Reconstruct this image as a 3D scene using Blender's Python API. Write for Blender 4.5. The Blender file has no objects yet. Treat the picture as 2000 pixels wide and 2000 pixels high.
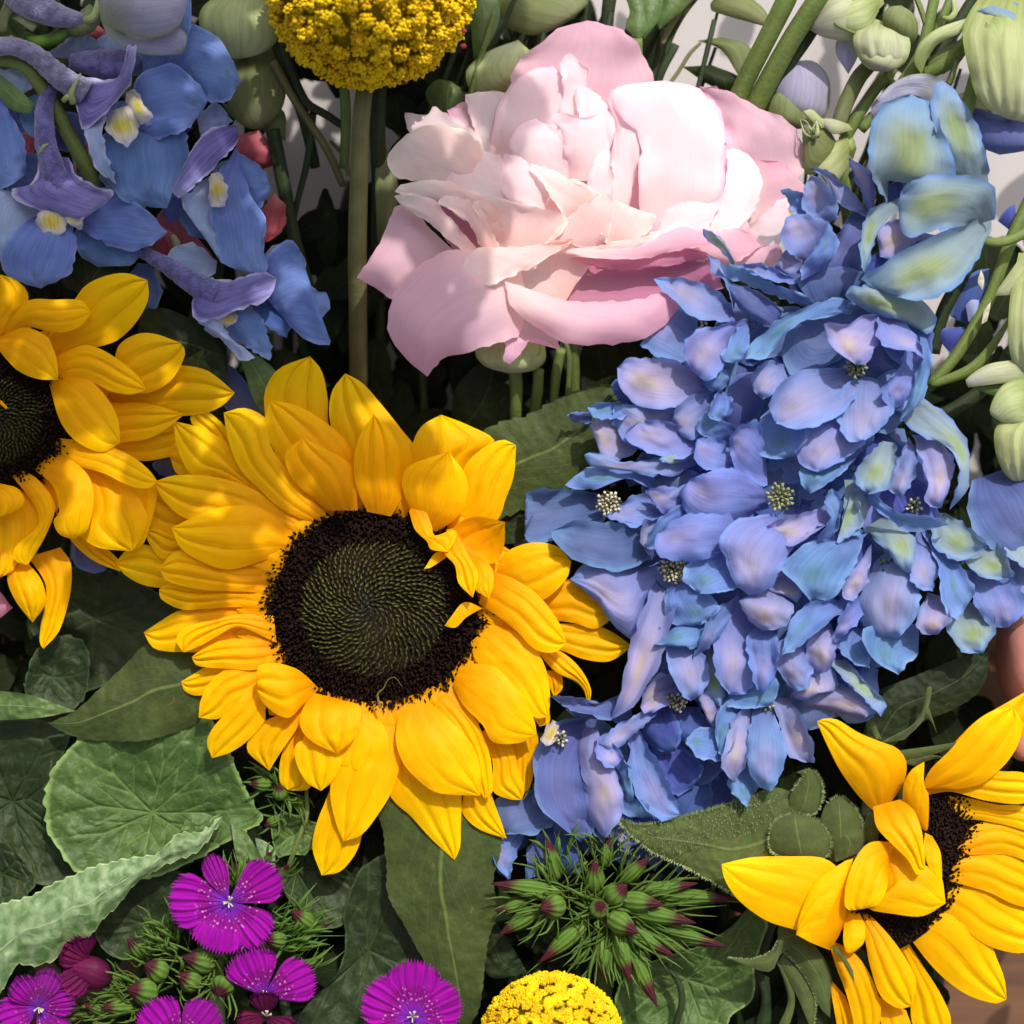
import bpy, math, random
import numpy as np
from mathutils import Vector, noise
from math import radians, sin, cos, pi

random.seed(7)
SC = bpy.context.scene
COL = SC.collection
S = 0.000125            # metres for one unit of layout
D = 3600.0              # camera distance in layout units

# ------------------------------------------------------------ camera
cam_d = bpy.data.cameras.new("camera")
cam = bpy.data.objects.new("camera", cam_d)
COL.objects.link(cam)
cam.location = (0, 0, D * S)
cam_d.sensor_width = 36
cam_d.lens = 18.0 / (1000.0 / D)
cam_d.clip_start = 0.01
cam_d.clip_end = 50
cam_d.dof.use_dof = True
cam_d.dof.focus_distance = (D - 15) * S
cam_d.dof.aperture_fstop = 6.5
SC.camera = cam

# ------------------------------------------------------------ light
W = bpy.data.worlds.new("World")
SC.world = W
W.use_nodes = True
nt = W.node_tree
nt.nodes.clear()
wo = nt.nodes.new("ShaderNodeOutputWorld")
bg = nt.nodes.new("ShaderNodeBackground")
sk = nt.nodes.new("ShaderNodeTexSky")
sk.sky_type = 'NISHITA'
sk.sun_disc = False
SUN = Vector((0.24, 0.60, 0.763)).normalized()
sk.sun_elevation = math.asin(SUN.z)
sk.sun_rotation = math.atan2(SUN.x, SUN.y)
sk.air_density = 0.8
sk.dust_density = 4.0
sk.ozone_density = 0.3
bg.inputs["Strength"].default_value = 0.15
hz = nt.nodes.new("ShaderNodeHueSaturation")      # high thin overcast: the same sky, whiter all over
hz.inputs["Saturation"].default_value = 0.4
nt.links.new(sk.outputs[0], hz.inputs["Color"])
nt.links.new(hz.outputs[0], bg.inputs[0])
nt.links.new(bg.outputs[0], wo.inputs[0])
sun_d = bpy.data.lights.new("sun", 'SUN')
sun_d.energy = 3.3
sun_d.angle = radians(0.6)
sun_d.color = (1.0, 0.95, 0.88)
sun = bpy.data.objects.new("sun", sun_d)
sun.rotation_euler = (-SUN).to_track_quat('-Z', 'Y').to_euler()
sun.location = SUN * 2
COL.objects.link(sun)
SC.view_settings.view_transform = 'Standard'
SC.view_settings.look = 'None'
SC.view_settings.exposure = 0.32
SC.view_settings.gamma = 1.0
SC.render.resolution_x = 1024
SC.render.resolution_y = 1024
SC.cycles.max_bounces = 8
SC.cycles.transmission_bounces = 6

# ------------------------------------------------------------ helpers
REG = dict(G=(0, 0, 1.0352), A=(0, 0, .3623), B=(650, 0, .3623), C=(1300, 0, .3623), D=(0, 500, .3623),
           E=(500, 650, .3882), F=(1250, 600, .3882), H=(0, 1100, .3106), I=(0, 1500, .2588), J=(450, 1500, .2847),
           K=(900, 1500, .3106), L=(1350, 1300, .3623), M=(900, 1200, .4141), N=(350, 1200, .4141), O=(200, 650, .4658),
           P=(680, 20, .4762), Q=(1200, 350, .3623), R=(1700, 400, .5172), S=(1150, 900, .3623), T=(0, 0, .2329),
           U=(250, 100, .3106), V=(850, 650, .2588), X=(0, 0, 1.0))


def px(reg, x, y):
    a, b, s = REG[reg]
    return a + x * s, b + y * s


def W3(x, y, z):
    """layout point (x right, y down, z towards the camera) to metres"""
    k = (D - z) / D
    return ((x - 1000) * k * S, (1000 - y) * k * S, z * S)


def lin(c, k=1.0):
    c = c.lstrip('#')
    out = []
    for i in (0, 2, 4):
        v = int(c[i:i + 2], 16) / 255
        v = v / 12.92 if v <= .04045 else ((v + .055) / 1.055) ** 2.4
        out.append(v * k)
    return (*out, 1.0)


def tag(o, label=None, cat=None, group=None, kind=None):
    if label: o["label"] = label
    if cat: o["category"] = cat
    if group: o["group"] = group
    if kind: o["kind"] = kind
    return o


def empty(name, x, y, z, label=None, cat=None, group=None):
    o = bpy.data.objects.new(name, None)
    o.empty_display_size = 0.01
    o.location = W3(x, y, z)
    COL.objects.link(o)
    return tag(o, label, cat, group)


def world_loc(o):
    v = Vector((0, 0, 0))
    while o is not None:
        v = v + o.location
        o = o.parent
    return v


def mesh_obj(name, verts, faces, mat, parent=None, uvs=None, attr=None, smooth=True, kind=None):
    """verts in metres, world space; the object's origin goes to their mean"""
    co = np.asarray(verts, dtype=float).reshape(-1, 3)
    org = co.mean(axis=0)
    me = bpy.data.meshes.new(name)
    me.from_pydata((co - org).tolist(), [], faces)
    if smooth:
        me.shade_smooth()
    if uvs is not None:
        uvl = me.uv_layers.new(name="UVMap")
        idx = np.empty(len(me.loops), dtype=np.int32)
        me.loops.foreach_get("vertex_index", idx)
        uvl.data.foreach_set("uv", np.asarray(uvs, dtype=np.float32)[idx].ravel())
    if attr is not None:
        for an, av in attr.items():
            a = me.attributes.new(an, 'FLOAT', 'POINT')
            a.data.foreach_set("value", np.asarray(av, dtype=np.float32))
    me.materials.append(mat)
    o = bpy.data.objects.new(name, me)
    COL.objects.link(o)
    o.location = Vector(org)
    if parent is not None:
        o.location = Vector(org) - world_loc(parent)
        o.parent = parent
    if kind: o["kind"] = kind
    return o


def crs(pts, n):
    """centripetal-ish resampled smooth polyline, n points evenly spaced"""
    p = np.asarray(pts, dtype=float)
    if len(p) < 2:
        return np.repeat(p, n, axis=0)
    d = p.shape[1]
    q = np.vstack([2 * p[0] - p[1], p, 2 * p[-1] - p[-2]])
    out = []
    for i in range(1, len(q) - 2):
        p0, p1, p2, p3 = q[i - 1], q[i], q[i + 1], q[i + 2]
        t = np.linspace(0, 1, 14, endpoint=False)[:, None]
        L = max(np.linalg.norm((p2 - p1)[:2]), 1e-6)
        m1 = (p2 - p0) * 0.5
        m2 = (p3 - p1) * 0.5
        for m in (m1, m2):
            l = np.linalg.norm(m[:2])
            if l > L: m *= L / l
        h = (2 * t ** 3 - 3 * t ** 2 + 1) * p1 + (t ** 3 - 2 * t ** 2 + t) * m1 + (-2 * t ** 3 + 3 * t ** 2) * p2 + (t ** 3 - t ** 2) * m2
        out.append(h)
    out.append(q[-2][None, :])
    c = np.vstack(out)
    seg = np.linalg.norm(np.diff(c[:, :2], axis=0), axis=1)
    s = np.concatenate([[0], np.cumsum(seg)])
    if s[-1] < 1e-9: s[-1] = 1e-9
    tt = np.linspace(0, s[-1], n)
    return np.stack([np.interp(tt, s, c[:, k]) for k in range(d)], axis=1)


def nz(x, y, z, s):
    return noise.noise(Vector((x * s, y * s, z * s)))


def parse(desc):
    reg, rest = desc.split(None, 1)
    A, B, tip = [], [], None
    cur = A
    for tok in rest.split():
        st = tok.startswith('*')
        x, y = tok.lstrip('*').split(',')
        p = px(reg, float(x), float(y))
        if st:
            tip = p
            cur = B
        else:
            cur.append(p)
    A.append(tip)
    B = B[::-1] + [tip]
    return A, B


SEED = [0]


def petal(desc, zs, mat, parent, name='petal', bulge=.14, tilt=0., fold=0., nfold=2, ruf=.0, rufs=.02, edge=0., saw=0., nsaw=0,
          nu=13, nv=20, wr=0., curl=0., cat=None, label=None, dxy=(0, 0)):
    """one lofted petal or leaf between two traced edges that meet at the tip, with its own depth"""
    SEED[0] += 1
    sd = SEED[0] * 13.7
    A, B = parse(desc) if isinstance(desc, str) else desc
    A = crs(A, nv)
    B = crs(B, nv)
    wid = np.linalg.norm(A - B, axis=1)
    wm = wid.max()
    z0, z1, z2 = zs
    V, UV = [], []
    c1 = 4 * z1 - z2 - 3 * z0
    c2 = 2 * z0 + 2 * z2 - 4 * z1
    for j in range(nv):
        v = j / (nv - 1)
        zb = z0 + c1 * v + c2 * v * v
        tap = sin(pi * min(1, max(0.0, v * .86 + .12))) ** .6
        for i in range(nu):
            u = i / (nu - 1)
            s = 2 * u - 1
            # slightly eased columns so the rim is well sampled
            x = A[j, 0] * (1 - u) + B[j, 0] * u
            y = A[j, 1] * (1 - u) + B[j, 1] * u
            z = zb + bulge * (wid[j] * .8 + wm * .2) * (1 - s * s) * tap + tilt * s
            if fold:
                if nfold == 2:      # two creases that deepen towards the tip, a soft keel between them
                    z += fold * (.5 * math.exp(-(s / .16) ** 2) - 1.1 * math.exp(-((abs(s) - .36) / .10) ** 2)) * (0.2 + 1.2 * v * v) * tap
                else:
                    z += fold * (cos(nfold * pi * s * 1.05) if nfold else 0) * (0.35 + .65 * v) * (1 - abs(s) ** 3) * tap
            if curl:
                z += curl * max(0, abs(s) - .45) ** 2 * 3.3 * tap
            if ruf:
                e = .25 + .75 * max(abs(s) ** 2, v ** 3)
                z += ruf * e * 2 * nz(x + sd, y, sd, rufs)
                z += ruf * .42 * max(abs(s), v) ** 5 * 2 * nz(x, y + sd, sd, rufs * 2.6)
            if wr:
                z += wr * nz(x * 2 + sd, y * 2, sd, .035) + wr * .6 * nz(x + sd, y, sd, .11)
            if (edge or saw) and (i in (0, nu - 1)) and 0 < j:
                mx, my = (A[j] + B[j]) / 2
                if j == nv - 1:
                    dx, dy = 0, 0
                else:
                    dx, dy = x - mx, y - my
                    l = math.hypot(dx, dy) + 1e-6
                    dx, dy = dx / l, dy / l
                a = edge * 2 * nz(x + sd, y - sd, 3.3, .09)
                if saw:
                    a += saw * (1 - ((v * nsaw) % 1.0))
                x += dx * a
                y += dy * a
            V.append(W3(x + dxy[0], y + dxy[1], z))
            UV.append((u, v))
    F = []
    for j in range(nv - 1):
        for i in range(nu - 1):
            a = j * nu + i
            F.append((a, a + 1, a + 1 + nu, a + nu))
    o = mesh_obj(name, V, F, mat, parent, UV)
    if label or cat: tag(o, label, cat)
    return o


def tube(pts, rads, n=10, ns=None, bumpy=0., bs=.1):
    """verts/faces of a tapered tube; pts in layout units (x,y,z)"""
    p = np.asarray(pts, dtype=float)
    r = np.asarray(rads, dtype=float)[:, None]
    ns = ns or max(6, len(pts) * 5)
    q = crs(np.hstack([p, r]), ns)
    V, F, UV = [], [], []
    up = np.array([0.13, 0.21, 1.0])
    for j in range(ns):
        a = q[max(0, j - 1), :3]
        b = q[min(ns - 1, j + 1), :3]
        t = b - a
        t /= np.linalg.norm(t) + 1e-9
        s = np.cross(t, up)
        if np.linalg.norm(s) < 1e-3: s = np.cross(t, [1, 0, 0])
        s /= np.linalg.norm(s)
        w = np.cross(s, t)
        for i in range(n):
            an = 2 * pi * i / n
            rr = q[j, 3]
            if bumpy:
                rr *= 1 + bumpy * nz(q[j, 0] + 9 * cos(an), q[j, 1] + 9 * sin(an), j, bs)
            c = q[j, :3] + rr * (cos(an) * s + sin(an) * w)
            V.append(W3(*c))
            UV.append((i / n, j / (ns - 1)))
    for j in range(ns - 1):
        for i in range(n):
            F.append((j * n + i, j * n + (i + 1) % n, (j + 1) * n + (i + 1) % n, (j + 1) * n + i))
    F.append(tuple(range(n))[::-1])
    F.append(tuple(range((ns - 1) * n, ns * n)))
    return V, F, UV


def tube_obj(name, reg, pts, rads, mat, parent=None, n=12, ns=None, bumpy=0., bs=.1, label=None, cat=None, group=None):
    P = [(*px(reg, a, b), c) for a, b, c in pts]
    V, F, UV = tube(P, rads, n, ns, bumpy, bs)
    o = mesh_obj(name, V, F, mat, parent, UV)
    return tag(o, label, cat, group)


class Soup:
    """many small pieces joined into one mesh"""
    def __init__(s): s.V, s.F, s.U = [], [], []

    def add(s, V, F, U=None):
        k = len(s.V)
        s.V += list(V)
        s.F += [tuple(i + k for i in f) for f in F]
        s.U += list(U) if U is not None else [(0, 0)] * len(V)

    def obj(s, name, mat, parent=None, kind=None, smooth=True):
        return mesh_obj(name, s.V, s.F, mat, parent, s.U, smooth=smooth, kind=kind)


def fan_leaf(name, reg, cen, outline, mat, zc, zr, parent=None, saw=6., nsaw=26, veins=7, nr=34, ns=200, cup=0., seed=0, wav=14.,
             label=None, cat=None, group=None, vd=4.):
    """round leaf: rings from the petiole point to a traced rim, with raised branching veins"""
    c = np.array(px(reg, *cen))
    P = [px(reg, *map(float, t.split(','))) for t in outline.split()]
    P.append(P[0])
    R = crs(P, ns + 1)[:-1]
    rnd = random.Random(seed)
    segs = []
    for k in range(veins):
        i = int((k + .5 + rnd.uniform(-.2, .2)) * ns / veins) % ns
        e = R[i]
        mid = c + (e - c) * .55 + np.array([rnd.uniform(-14, 14), rnd.uniform(-14, 14)])
        segs.append((c, mid, 2.8, 2.2))
        for dk in (-1, 1):
            e2 = R[(i + dk * int(ns / veins * .28)) % ns]
            m2 = mid + (e2 - mid) * .5 + np.array([rnd.uniform(-6, 6), rnd.uniform(-6, 6)])
            segs.append((mid, m2, 2.6, 2.0))
            segs.append((m2, c + (e2 - c) * .97, 2.0, 1.5))
            e3 = R[(i + dk * int(ns / veins * .48)) % ns]
            segs.append((m2, c + (e3 - c) * .8, 1.8, 1.2))
            st = c + (mid - c) * .5
            e4 = R[(i + dk * int(ns / veins * .5)) % ns]
            segs.append((st, c + (e4 - c) * .6, 1.7, 1.3))
    V, UV, VE = [], [], []
    F = []
    pts = []
    for j in range(nr + 1):
        v = (j / nr)
        for i in range(ns):
            e = R[i] - c
            l = np.linalg.norm(e)
            k = v
            if j == nr and saw:
                k = 1 + saw * (.2 + 1.1 * abs(nz(i * .9, seed, 0, .13))* 2) * (1 - (i * nsaw / ns) % 1.0) / l
            pts.append((c[0] + e[0] * k, c[1] + e[1] * k, v, i))
    XY = np.array([(a, b) for a, b, _, _ in pts])
    ve = np.zeros(len(XY))
    for a, b, w0, w1 in segs:
        a = np.asarray(a); b = np.asarray(b)
        ab = b - a
        L2 = (ab ** 2).sum() + 1e-9
        t = np.clip(((XY - a) @ ab) / L2, 0, 1)
        dd = np.linalg.norm(XY - (a + t[:, None] * ab), axis=1)
        ve = np.maximum(ve, np.exp(-(dd / (w0 + (w1 - w0) * t)) ** 2))
    for n_, (x, y, v, i) in enumerate(pts):
        z = zc + (zr - zc) * v ** 1.5 + cup * sin(pi * v)
        z += wav * v * nz(x, y, seed * 7.7, .009) * 2 + 9 * nz(x, y, seed, .028) + 3 * nz(x, y, seed, .07)
        z -= vd * ve[n_]
        V.append(W3(x, y, z))
        UV.append((i / ns, v))
    for j in range(nr):
        for i in range(ns):
            F.append((j * ns + i, j * ns + (i + 1) % ns, (j + 1) * ns + (i + 1) % ns, (j + 1) * ns + i))
    o = mesh_obj(name, V, F, mat, parent, UV, attr={'vein': ve})
    return tag(o, label, cat, group)


# ------------------------------------------------------------ materials
class NB:
    def __init__(s, name):
        s.m = bpy.data.materials.new(name)
        s.m.use_nodes = True
        s.t = s.m.node_tree
        s.t.nodes.clear()

    def n(s, typ, **kw):
        nd = s.t.nodes.new(typ)
        for k, v in kw.items():
            if k.startswith('i_'):
                key = k[2:]
                nd.inputs[int(key) if key.isdigit() else key].default_value = v
            else:
                setattr(nd, k, v)
        return nd

    def l(s, a, b): s.t.links.new(a, b)

    def math(s, op, a, b=None, c=None):
        nd = s.n('ShaderNodeMath', operation=op)
        for k, v in enumerate((a, b, c)):
            if v is None: continue
            if isinstance(v, (int, float)): nd.inputs[k].default_value = v
            else: s.l(v, nd.inputs[k])
        return nd.outputs[0]

    def mix(s, f, a, b):
        nd = s.n('ShaderNodeMix', data_type='RGBA')
        for idx, v in ((0, f), (6, a), (7, b)):
            if isinstance(v, (int, float)): nd.inputs[idx].default_value = v
            elif isinstance(v, tuple): nd.inputs[idx].default_value = v
            else: s.l(v, nd.inputs[idx])
        return nd.outputs[2]

    def ramp(s, f, a, b):
        nd = s.n('ShaderNodeMapRange', interpolation_type='SMOOTHSTEP')
        nd.inputs[1].default_value = a
        nd.inputs[2].default_value = b
        s.l(f, nd.inputs[0])
        return nd.outputs[0]

    def noise(s, vec, scale, detail=3., rough=.55, dist=0.):
        nd = s.n('ShaderNodeTexNoise', i_Scale=scale, i_Detail=detail, i_Roughness=rough, i_Distortion=dist)
        s.l(vec, nd.inputs['Vector'])
        return nd.outputs[0]

    def hsv(s, col, h=None, sat=None, v=None):
        nd = s.n('ShaderNodeHueSaturation')
        s.l(col, nd.inputs['Color'])
        for nm, x in (('Hue', h), ('Saturation', sat), ('Value', v)):
            if x is None: continue
            if isinstance(x, (int, float)): nd.inputs[nm].default_value = x
            else: s.l(x, nd.inputs[nm])
        return nd.outputs[0]

    def finish(s, col, height=None, rough=.55, trans=.25, tcol=None, bump=.3, dist=.0004, spec=.25, sheen=0.):
        out = s.n('ShaderNodeOutputMaterial')
        p = s.n('ShaderNodeBsdfPrincipled')
        s.l(col, p.inputs['Base Color'])
        if isinstance(rough, (int, float)): p.inputs['Roughness'].default_value = rough
        else: s.l(rough, p.inputs['Roughness'])
        p.inputs['Specular IOR Level'].default_value = spec
        if sheen:
            p.inputs['Sheen Weight'].default_value = sheen
            p.inputs['Sheen Roughness'].default_value = .4
        if height is not None:
            b = s.n('ShaderNodeBump', i_Strength=bump, i_Distance=dist)
            s.l(height, b.inputs['Height'])
            s.l(b.outputs[0], p.inputs['Normal'])
        if trans:
            t = s.n('ShaderNodeBsdfTranslucent')
            if tcol is None: s.l(col, t.inputs[0])
            elif isinstance(tcol, tuple): t.inputs[0].default_value = tcol
            else: s.l(tcol, t.inputs[0])
            mx = s.n('ShaderNodeMixShader')
            mx.inputs[0].default_value = trans
            s.l(p.outputs[0], mx.inputs[1])
            s.l(t.outputs[0], mx.inputs[2])
            s.l(mx.outputs[0], out.inputs[0])
        else:
            s.l(p.outputs[0], out.inputs[0])
        return s.m


def uvs(b):
    tc = b.n('ShaderNodeTexCoord')
    sp = b.n('ShaderNodeSeparateXYZ')
    b.l(tc.outputs['UV'], sp.inputs[0])
    return tc, sp.outputs[0], sp.outputs[1]


def stretched(b, tc, sx, sy):
    """uv stretched into fibres, offset for each object"""
    oi = b.n('ShaderNodeObjectInfo')
    m = b.n('ShaderNodeMapping')
    m.inputs['Scale'].default_value = (sx, sy, 1)
    b.l(tc.outputs['UV'], m.inputs['Vector'])
    cb = b.n('ShaderNodeCombineXYZ')
    r = b.math('MULTIPLY', oi.outputs['Random'], 37.0)
    b.l(r, cb.inputs[0]); b.l(r, cb.inputs[1]); b.l(r, cb.inputs[2])
    b.l(cb.outputs[0], m.inputs['Location'])
    return m.outputs[0], oi.outputs['Random']


def petal_mat(name, base, mid, tip, edge=None, ew=.35, spot=None, spos=(.5, .7), ssz=.2, fib=26, fibc=.16, var=.05, rough=.55,
              trans=.25, bump=.35, spotmix=.9, mott=.12, halo=None, tsat=1.0, spec=.22, sheen=0., hvar=.012, fine=900, crease=None, specks=None, dsat=1.0, dval=1.0):
    b = NB(name)
    tc, u, v = uvs(b)
    fv, rnd = stretched(b, tc, fib, 1.6)
    ov = b.n('ShaderNodeTexCoord').outputs['Object']
    f1 = b.noise(fv, 1.0, 5, .65, .55)
    m1 = b.noise(ov, 90., 4, .6)
    vd = b.math('ADD', v, b.math('MULTIPLY', b.math('SUBTRACT', m1, .5), .35))
    col = b.mix(b.ramp(vd, 0.0, .45), base, mid)
    col = b.mix(b.ramp(vd, .45, 1.0), col, tip)
    au = b.math('ABSOLUTE', b.math('SUBTRACT', u, .5))
    au2 = b.math('MULTIPLY', au, 2.0)
    if halo is not None or spot is not None:
        du = b.math('MULTIPLY', b.math('SUBTRACT', u, spos[0]), 1.0)
        dv = b.math('MULTIPLY', b.math('SUBTRACT', vd, spos[1]), 1.25)
        dd = b.math('SQRT', b.math('ADD', b.math('MULTIPLY', du, du), b.math('MULTIPLY', dv, dv)))
        dd = b.math('ADD', dd, b.math('MULTIPLY', b.math('SUBTRACT', m1, .5), .22))
        dd = b.math('ADD', dd, b.math('MULTIPLY', b.math('SUBTRACT', f1, .5), .18))
    if halo is not None:
        g = b.math('SUBTRACT', 1.0, b.ramp(dd, .08, .46))
        col = b.mix(g, col, halo)
    if edge is not None:
        e = b.ramp(b.math('ADD', b.math('MAXIMUM', au2, b.math('MULTIPLY', v, .97)), b.math('MULTIPLY', b.math('SUBTRACT', m1, .5), .25)), 1 - ew, 1.02)
        col = b.mix(e, col, edge)
    if spot is not None:
        g = b.math('MULTIPLY', b.math('SUBTRACT', 1.0, b.ramp(dd, ssz * .25, ssz)), spotmix)
        col = b.mix(g, col, spot)
    if specks is not None:
        vs = b.n('ShaderNodeTexVoronoi', i_Scale=900.)
        b.l(ov, vs.inputs['Vector'])
        band = b.math('MULTIPLY', b.ramp(v, .16, .3), b.math('SUBTRACT', 1.0, b.ramp(v, .42, .6)))
        g = b.math('MULTIPLY', b.math('SUBTRACT', 1.0, b.ramp(vs.outputs[0], .18, .34)), band)
        col = b.mix(b.math('MULTIPLY', band, .45), col, lin('6c0450'))
        col = b.mix(b.math('MULTIPLY', g, .7), col, specks)
    if crease is not None:
        q = b.math('ABSOLUTE', b.math('SUBTRACT', au, .18))
        g = b.math('MULTIPLY', b.math('SUBTRACT', 1.0, b.ramp(q, .0, .022)), b.ramp(v, .25, .95))
        col = b.mix(b.math('MULTIPLY', g, .6), col, crease)  # groove shade drawn as darker lines along the creases
    dark = b.hsv(col, sat=1.08, v=1 - fibc * 2)
    col = b.mix(b.ramp(f1, .58, .36), col, dark)
    val = b.math('ADD', 1 - var, b.math('MULTIPLY', rnd, 2 * var))
    val = b.math('ADD', val, b.math('MULTIPLY', b.math('SUBTRACT', m1, .5), mott * 2))
    hue = b.math('ADD', .5 - hvar, b.math('MULTIPLY', rnd, 2 * hvar))
    col = b.hsv(col, h=hue, v=val)
    if dsat != 1.0 or dval != 1.0: col = b.hsv(col, sat=dsat, v=dval)
    fine_n = b.noise(ov, float(fine), 2, .5)
    h = b.math('ADD', f1, b.math('MULTIPLY', fine_n, .25))
    tcol = b.hsv(col, sat=tsat, v=1.15)
    return b.finish(col, h, rough, trans, tcol, bump, .0006, spec, sheen)


def leaf_mat(name, c1, c2, vein, trans=.18, nv=7., slope=2.2, rough=.5, hair=0., vw=.05, attr=False, spec=.35, vamt=.7, edge=None, net=0., nets=300., netw=.06):
    b = NB(name)
    tc, u, v = uvs(b)
    ov = b.n('ShaderNodeTexCoord').outputs['Object']
    m1 = b.noise(ov, 55., 5, .6)
    m2 = b.noise(ov, 420., 4, .6)
    au = b.math('ABSOLUTE', b.math('SUBTRACT', u, .5))
    col = b.mix(b.ramp(m1, .35, .68), c1, c2)
    if attr:
        at = b.n('ShaderNodeAttribute', attribute_name='vein')
        vn = at.outputs['Fac']
    else:
        mid = b.math('SUBTRACT', 1.0, b.ramp(au, .004, .03))
        q = b.math('SUBTRACT', b.math('MULTIPLY', v, nv), b.math('MULTIPLY', au, slope * nv * .5))
        q = b.math('ADD', q, b.math('MULTIPLY', m1, .5))
        q = b.math('FRACT', q)
        q = b.math('ABSOLUTE', b.math('SUBTRACT', q, .5))
        side = b.math('MULTIPLY', b.math('SUBTRACT', 1.0, b.ramp(q, .0, vw)), b.math('SUBTRACT', .6, b.math('MULTIPLY', au, 1.0)))
        vn = b.math('MAXIMUM', mid, side)
    if net:
        wob = b.n('ShaderNodeTexNoise', i_Scale=240., i_Detail=2.)
        b.l(ov, wob.inputs['Vector'])
        ad = b.n('ShaderNodeMix', data_type='VECTOR')
        ad.inputs[0].default_value = .004
        b.l(ov, ad.inputs[4]); b.l(wob.outputs['Color'], ad.inputs[5])
        vn_ = b.n('ShaderNodeTexVoronoi', feature='DISTANCE_TO_EDGE', i_Scale=nets)
        b.l(ad.outputs[1], vn_.inputs['Vector'])
        nl = b.math('MULTIPLY', b.math('SUBTRACT', 1.0, b.ramp(vn_.outputs[0], .0, netw)), net)
        vn = b.math('MAXIMUM', vn, nl)
    col = b.mix(b.math('MULTIPLY', vn, vamt), col, vein)
    if edge is not None:
        eb = b.ramp(v, .955, .995) if attr else b.ramp(au, .482, .497)
        col = b.mix(b.math('MULTIPLY', eb, .8), col, edge)
    vo = b.n('ShaderNodeTexVoronoi', i_Scale=700.)
    b.l(ov, vo.inputs['Vector'])
    blot = b.noise(ov, 130., 6, .7)
    col = b.mix(b.math('MULTIPLY', b.ramp(blot, .56, .72), .35), col, b.hsv(c2, sat=.8, v=1.35) if False else vein)
    sc = b.noise(ov, 260., 3, .5)
    col = b.mix(b.math('MULTIPLY', b.ramp(sc, .7, .76), .5), col, lin('6a5a34'))
    h = b.math('ADD', b.math('MULTIPLY', vo.outputs[0], .5), b.math('MULTIPLY', m2, .7))
    h = b.math('SUBTRACT', h, b.math('MULTIPLY', vn, .6))
    col = b.hsv(col, v=b.math('ADD', .78, b.math('MULTIPLY', m2, .44)))
    tcol = b.hsv(col, h=.48, sat=1.1, v=1.5)
    return b.finish(col, h, rough, trans, tcol, .5, .0005, spec, hair)


def solid_mat(name, c1, c2, scale=200., rough=.6, trans=0., bump=.4, sheen=0., bscale=900., spec=.25, long=None):
    b = NB(name)
    tc, u, v = uvs(b)
    ov = b.n('ShaderNodeTexCoord').outputs['Object']
    m1 = b.noise(ov, scale, 5, .6)
    f = m1
    if long:
        fv, rnd = stretched(b, tc, long[0], long[1])
        f = b.math('ADD', b.math('MULTIPLY', m1, .5), b.math('MULTIPLY', b.noise(fv, 1., 4), .5))
    col = b.mix(b.ramp(f, .36, .64), c1, c2)
    h = b.noise(ov, bscale, 3, .6)
    if long: h = b.math('ADD', h, b.math('MULTIPLY', f, 1.5))
    return b.finish(col, h, rough, trans, None, bump, .0006, spec, sheen)


MT = {}
YK = dict(crease=lin('c88400'), fib=34, fibc=.045, var=.05, trans=.36, bump=.22, mott=.05, rough=.5, tsat=1.05, hvar=.004, fine=500, spec=.1)
MT['yel'] = petal_mat('sunflower_yellow', lin('e69a00'), lin('f8b600'), lin('ffcc00'), **YK)
MT['yelo'] = petal_mat('sunflower_golden', lin('de9000'), lin('f2aa00'), lin('f8be00'), **YK)
PKK = dict(fib=44, fibc=.012, bump=.1, mott=.035, rough=.7, var=.02, trans=.46, spec=.12)
MT['pk'] = petal_mat('petal_pink', lin('f2d6d2'), lin('ecc2d0'), lin('e0aec4'), **PKK)
MT['pkl'] = petal_mat('petal_pale_pink', lin('f8e0dc'), lin('fae8ea'), lin('f8e0e6'), edge=lin('f0ccd8'), ew=.12, **PKK)  # pale pink, whitened further for petals blown out by sun
MT['pkc'] = petal_mat('petal_cream_pink', lin('f0c4bc'), lin('f3d6d2'), lin('f4e4e0'), edge=lin('f2e8de'), ew=.15, **PKK)
MT['pkd'] = petal_mat('petal_deep_pink', lin('d59aaa'), lin('cb8aa6'), lin('c482a4'), **PKK)  # deeper pink that also holds the shade under the rims
BK = dict(fib=30, fibc=.035, trans=.24, bump=.24, mott=.18, rough=.7, spec=.12, dsat=.92, dval=.84)
MT['b'] = petal_mat('sepal_blue', lin('6a7cc0'), lin('6e88ca'), lin('6a8ad0'), edge=lin('6c90d8'), ew=.22, halo=lin('8c8ecb'), spos=(.5, .66), spot=lin('8f8cae'), ssz=.14, spotmix=.5, hvar=.012, **BK)
MT['bl'] = petal_mat('sepal_lilac', lin('727fc2'), lin('7e8ccc'), lin('7890d2'), edge=lin('7294da'), ew=.2, halo=lin('a09ac8'), spos=(.5, .62), spot=lin('a39fae'), ssz=.15, spotmix=.6, hvar=.012, **BK)
MT['bp'] = petal_mat('sepal_pale_lilac', lin('858ac2'), lin('9496c8'), lin('8e94cc'), edge=lin('7e92d0'), ew=.22, halo=lin('b2a2c2'), spos=(.5, .6), spot=lin('b9ac9c'), ssz=.2, spotmix=.7, **BK)
MT['bt'] = petal_mat('sepal_teal_blue', lin('6078bc'), lin('6286c8'), lin('7098cc'), edge=lin('7ea2d8'), ew=.22, halo=lin('648cc2'), spos=(.5, .6), spot=lin('5c8a92'), ssz=.2, spotmix=.6, hvar=.01, **BK)
MT['bd'] = petal_mat('sepal_shaded_blue', lin('3e4c98'), lin('4458a6'), lin('4c66b0'), edge=lin('5878bc'), ew=.3, hvar=.01, **BK)  # sepal blue with shade mixed in, for sepals deep in the head
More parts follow.
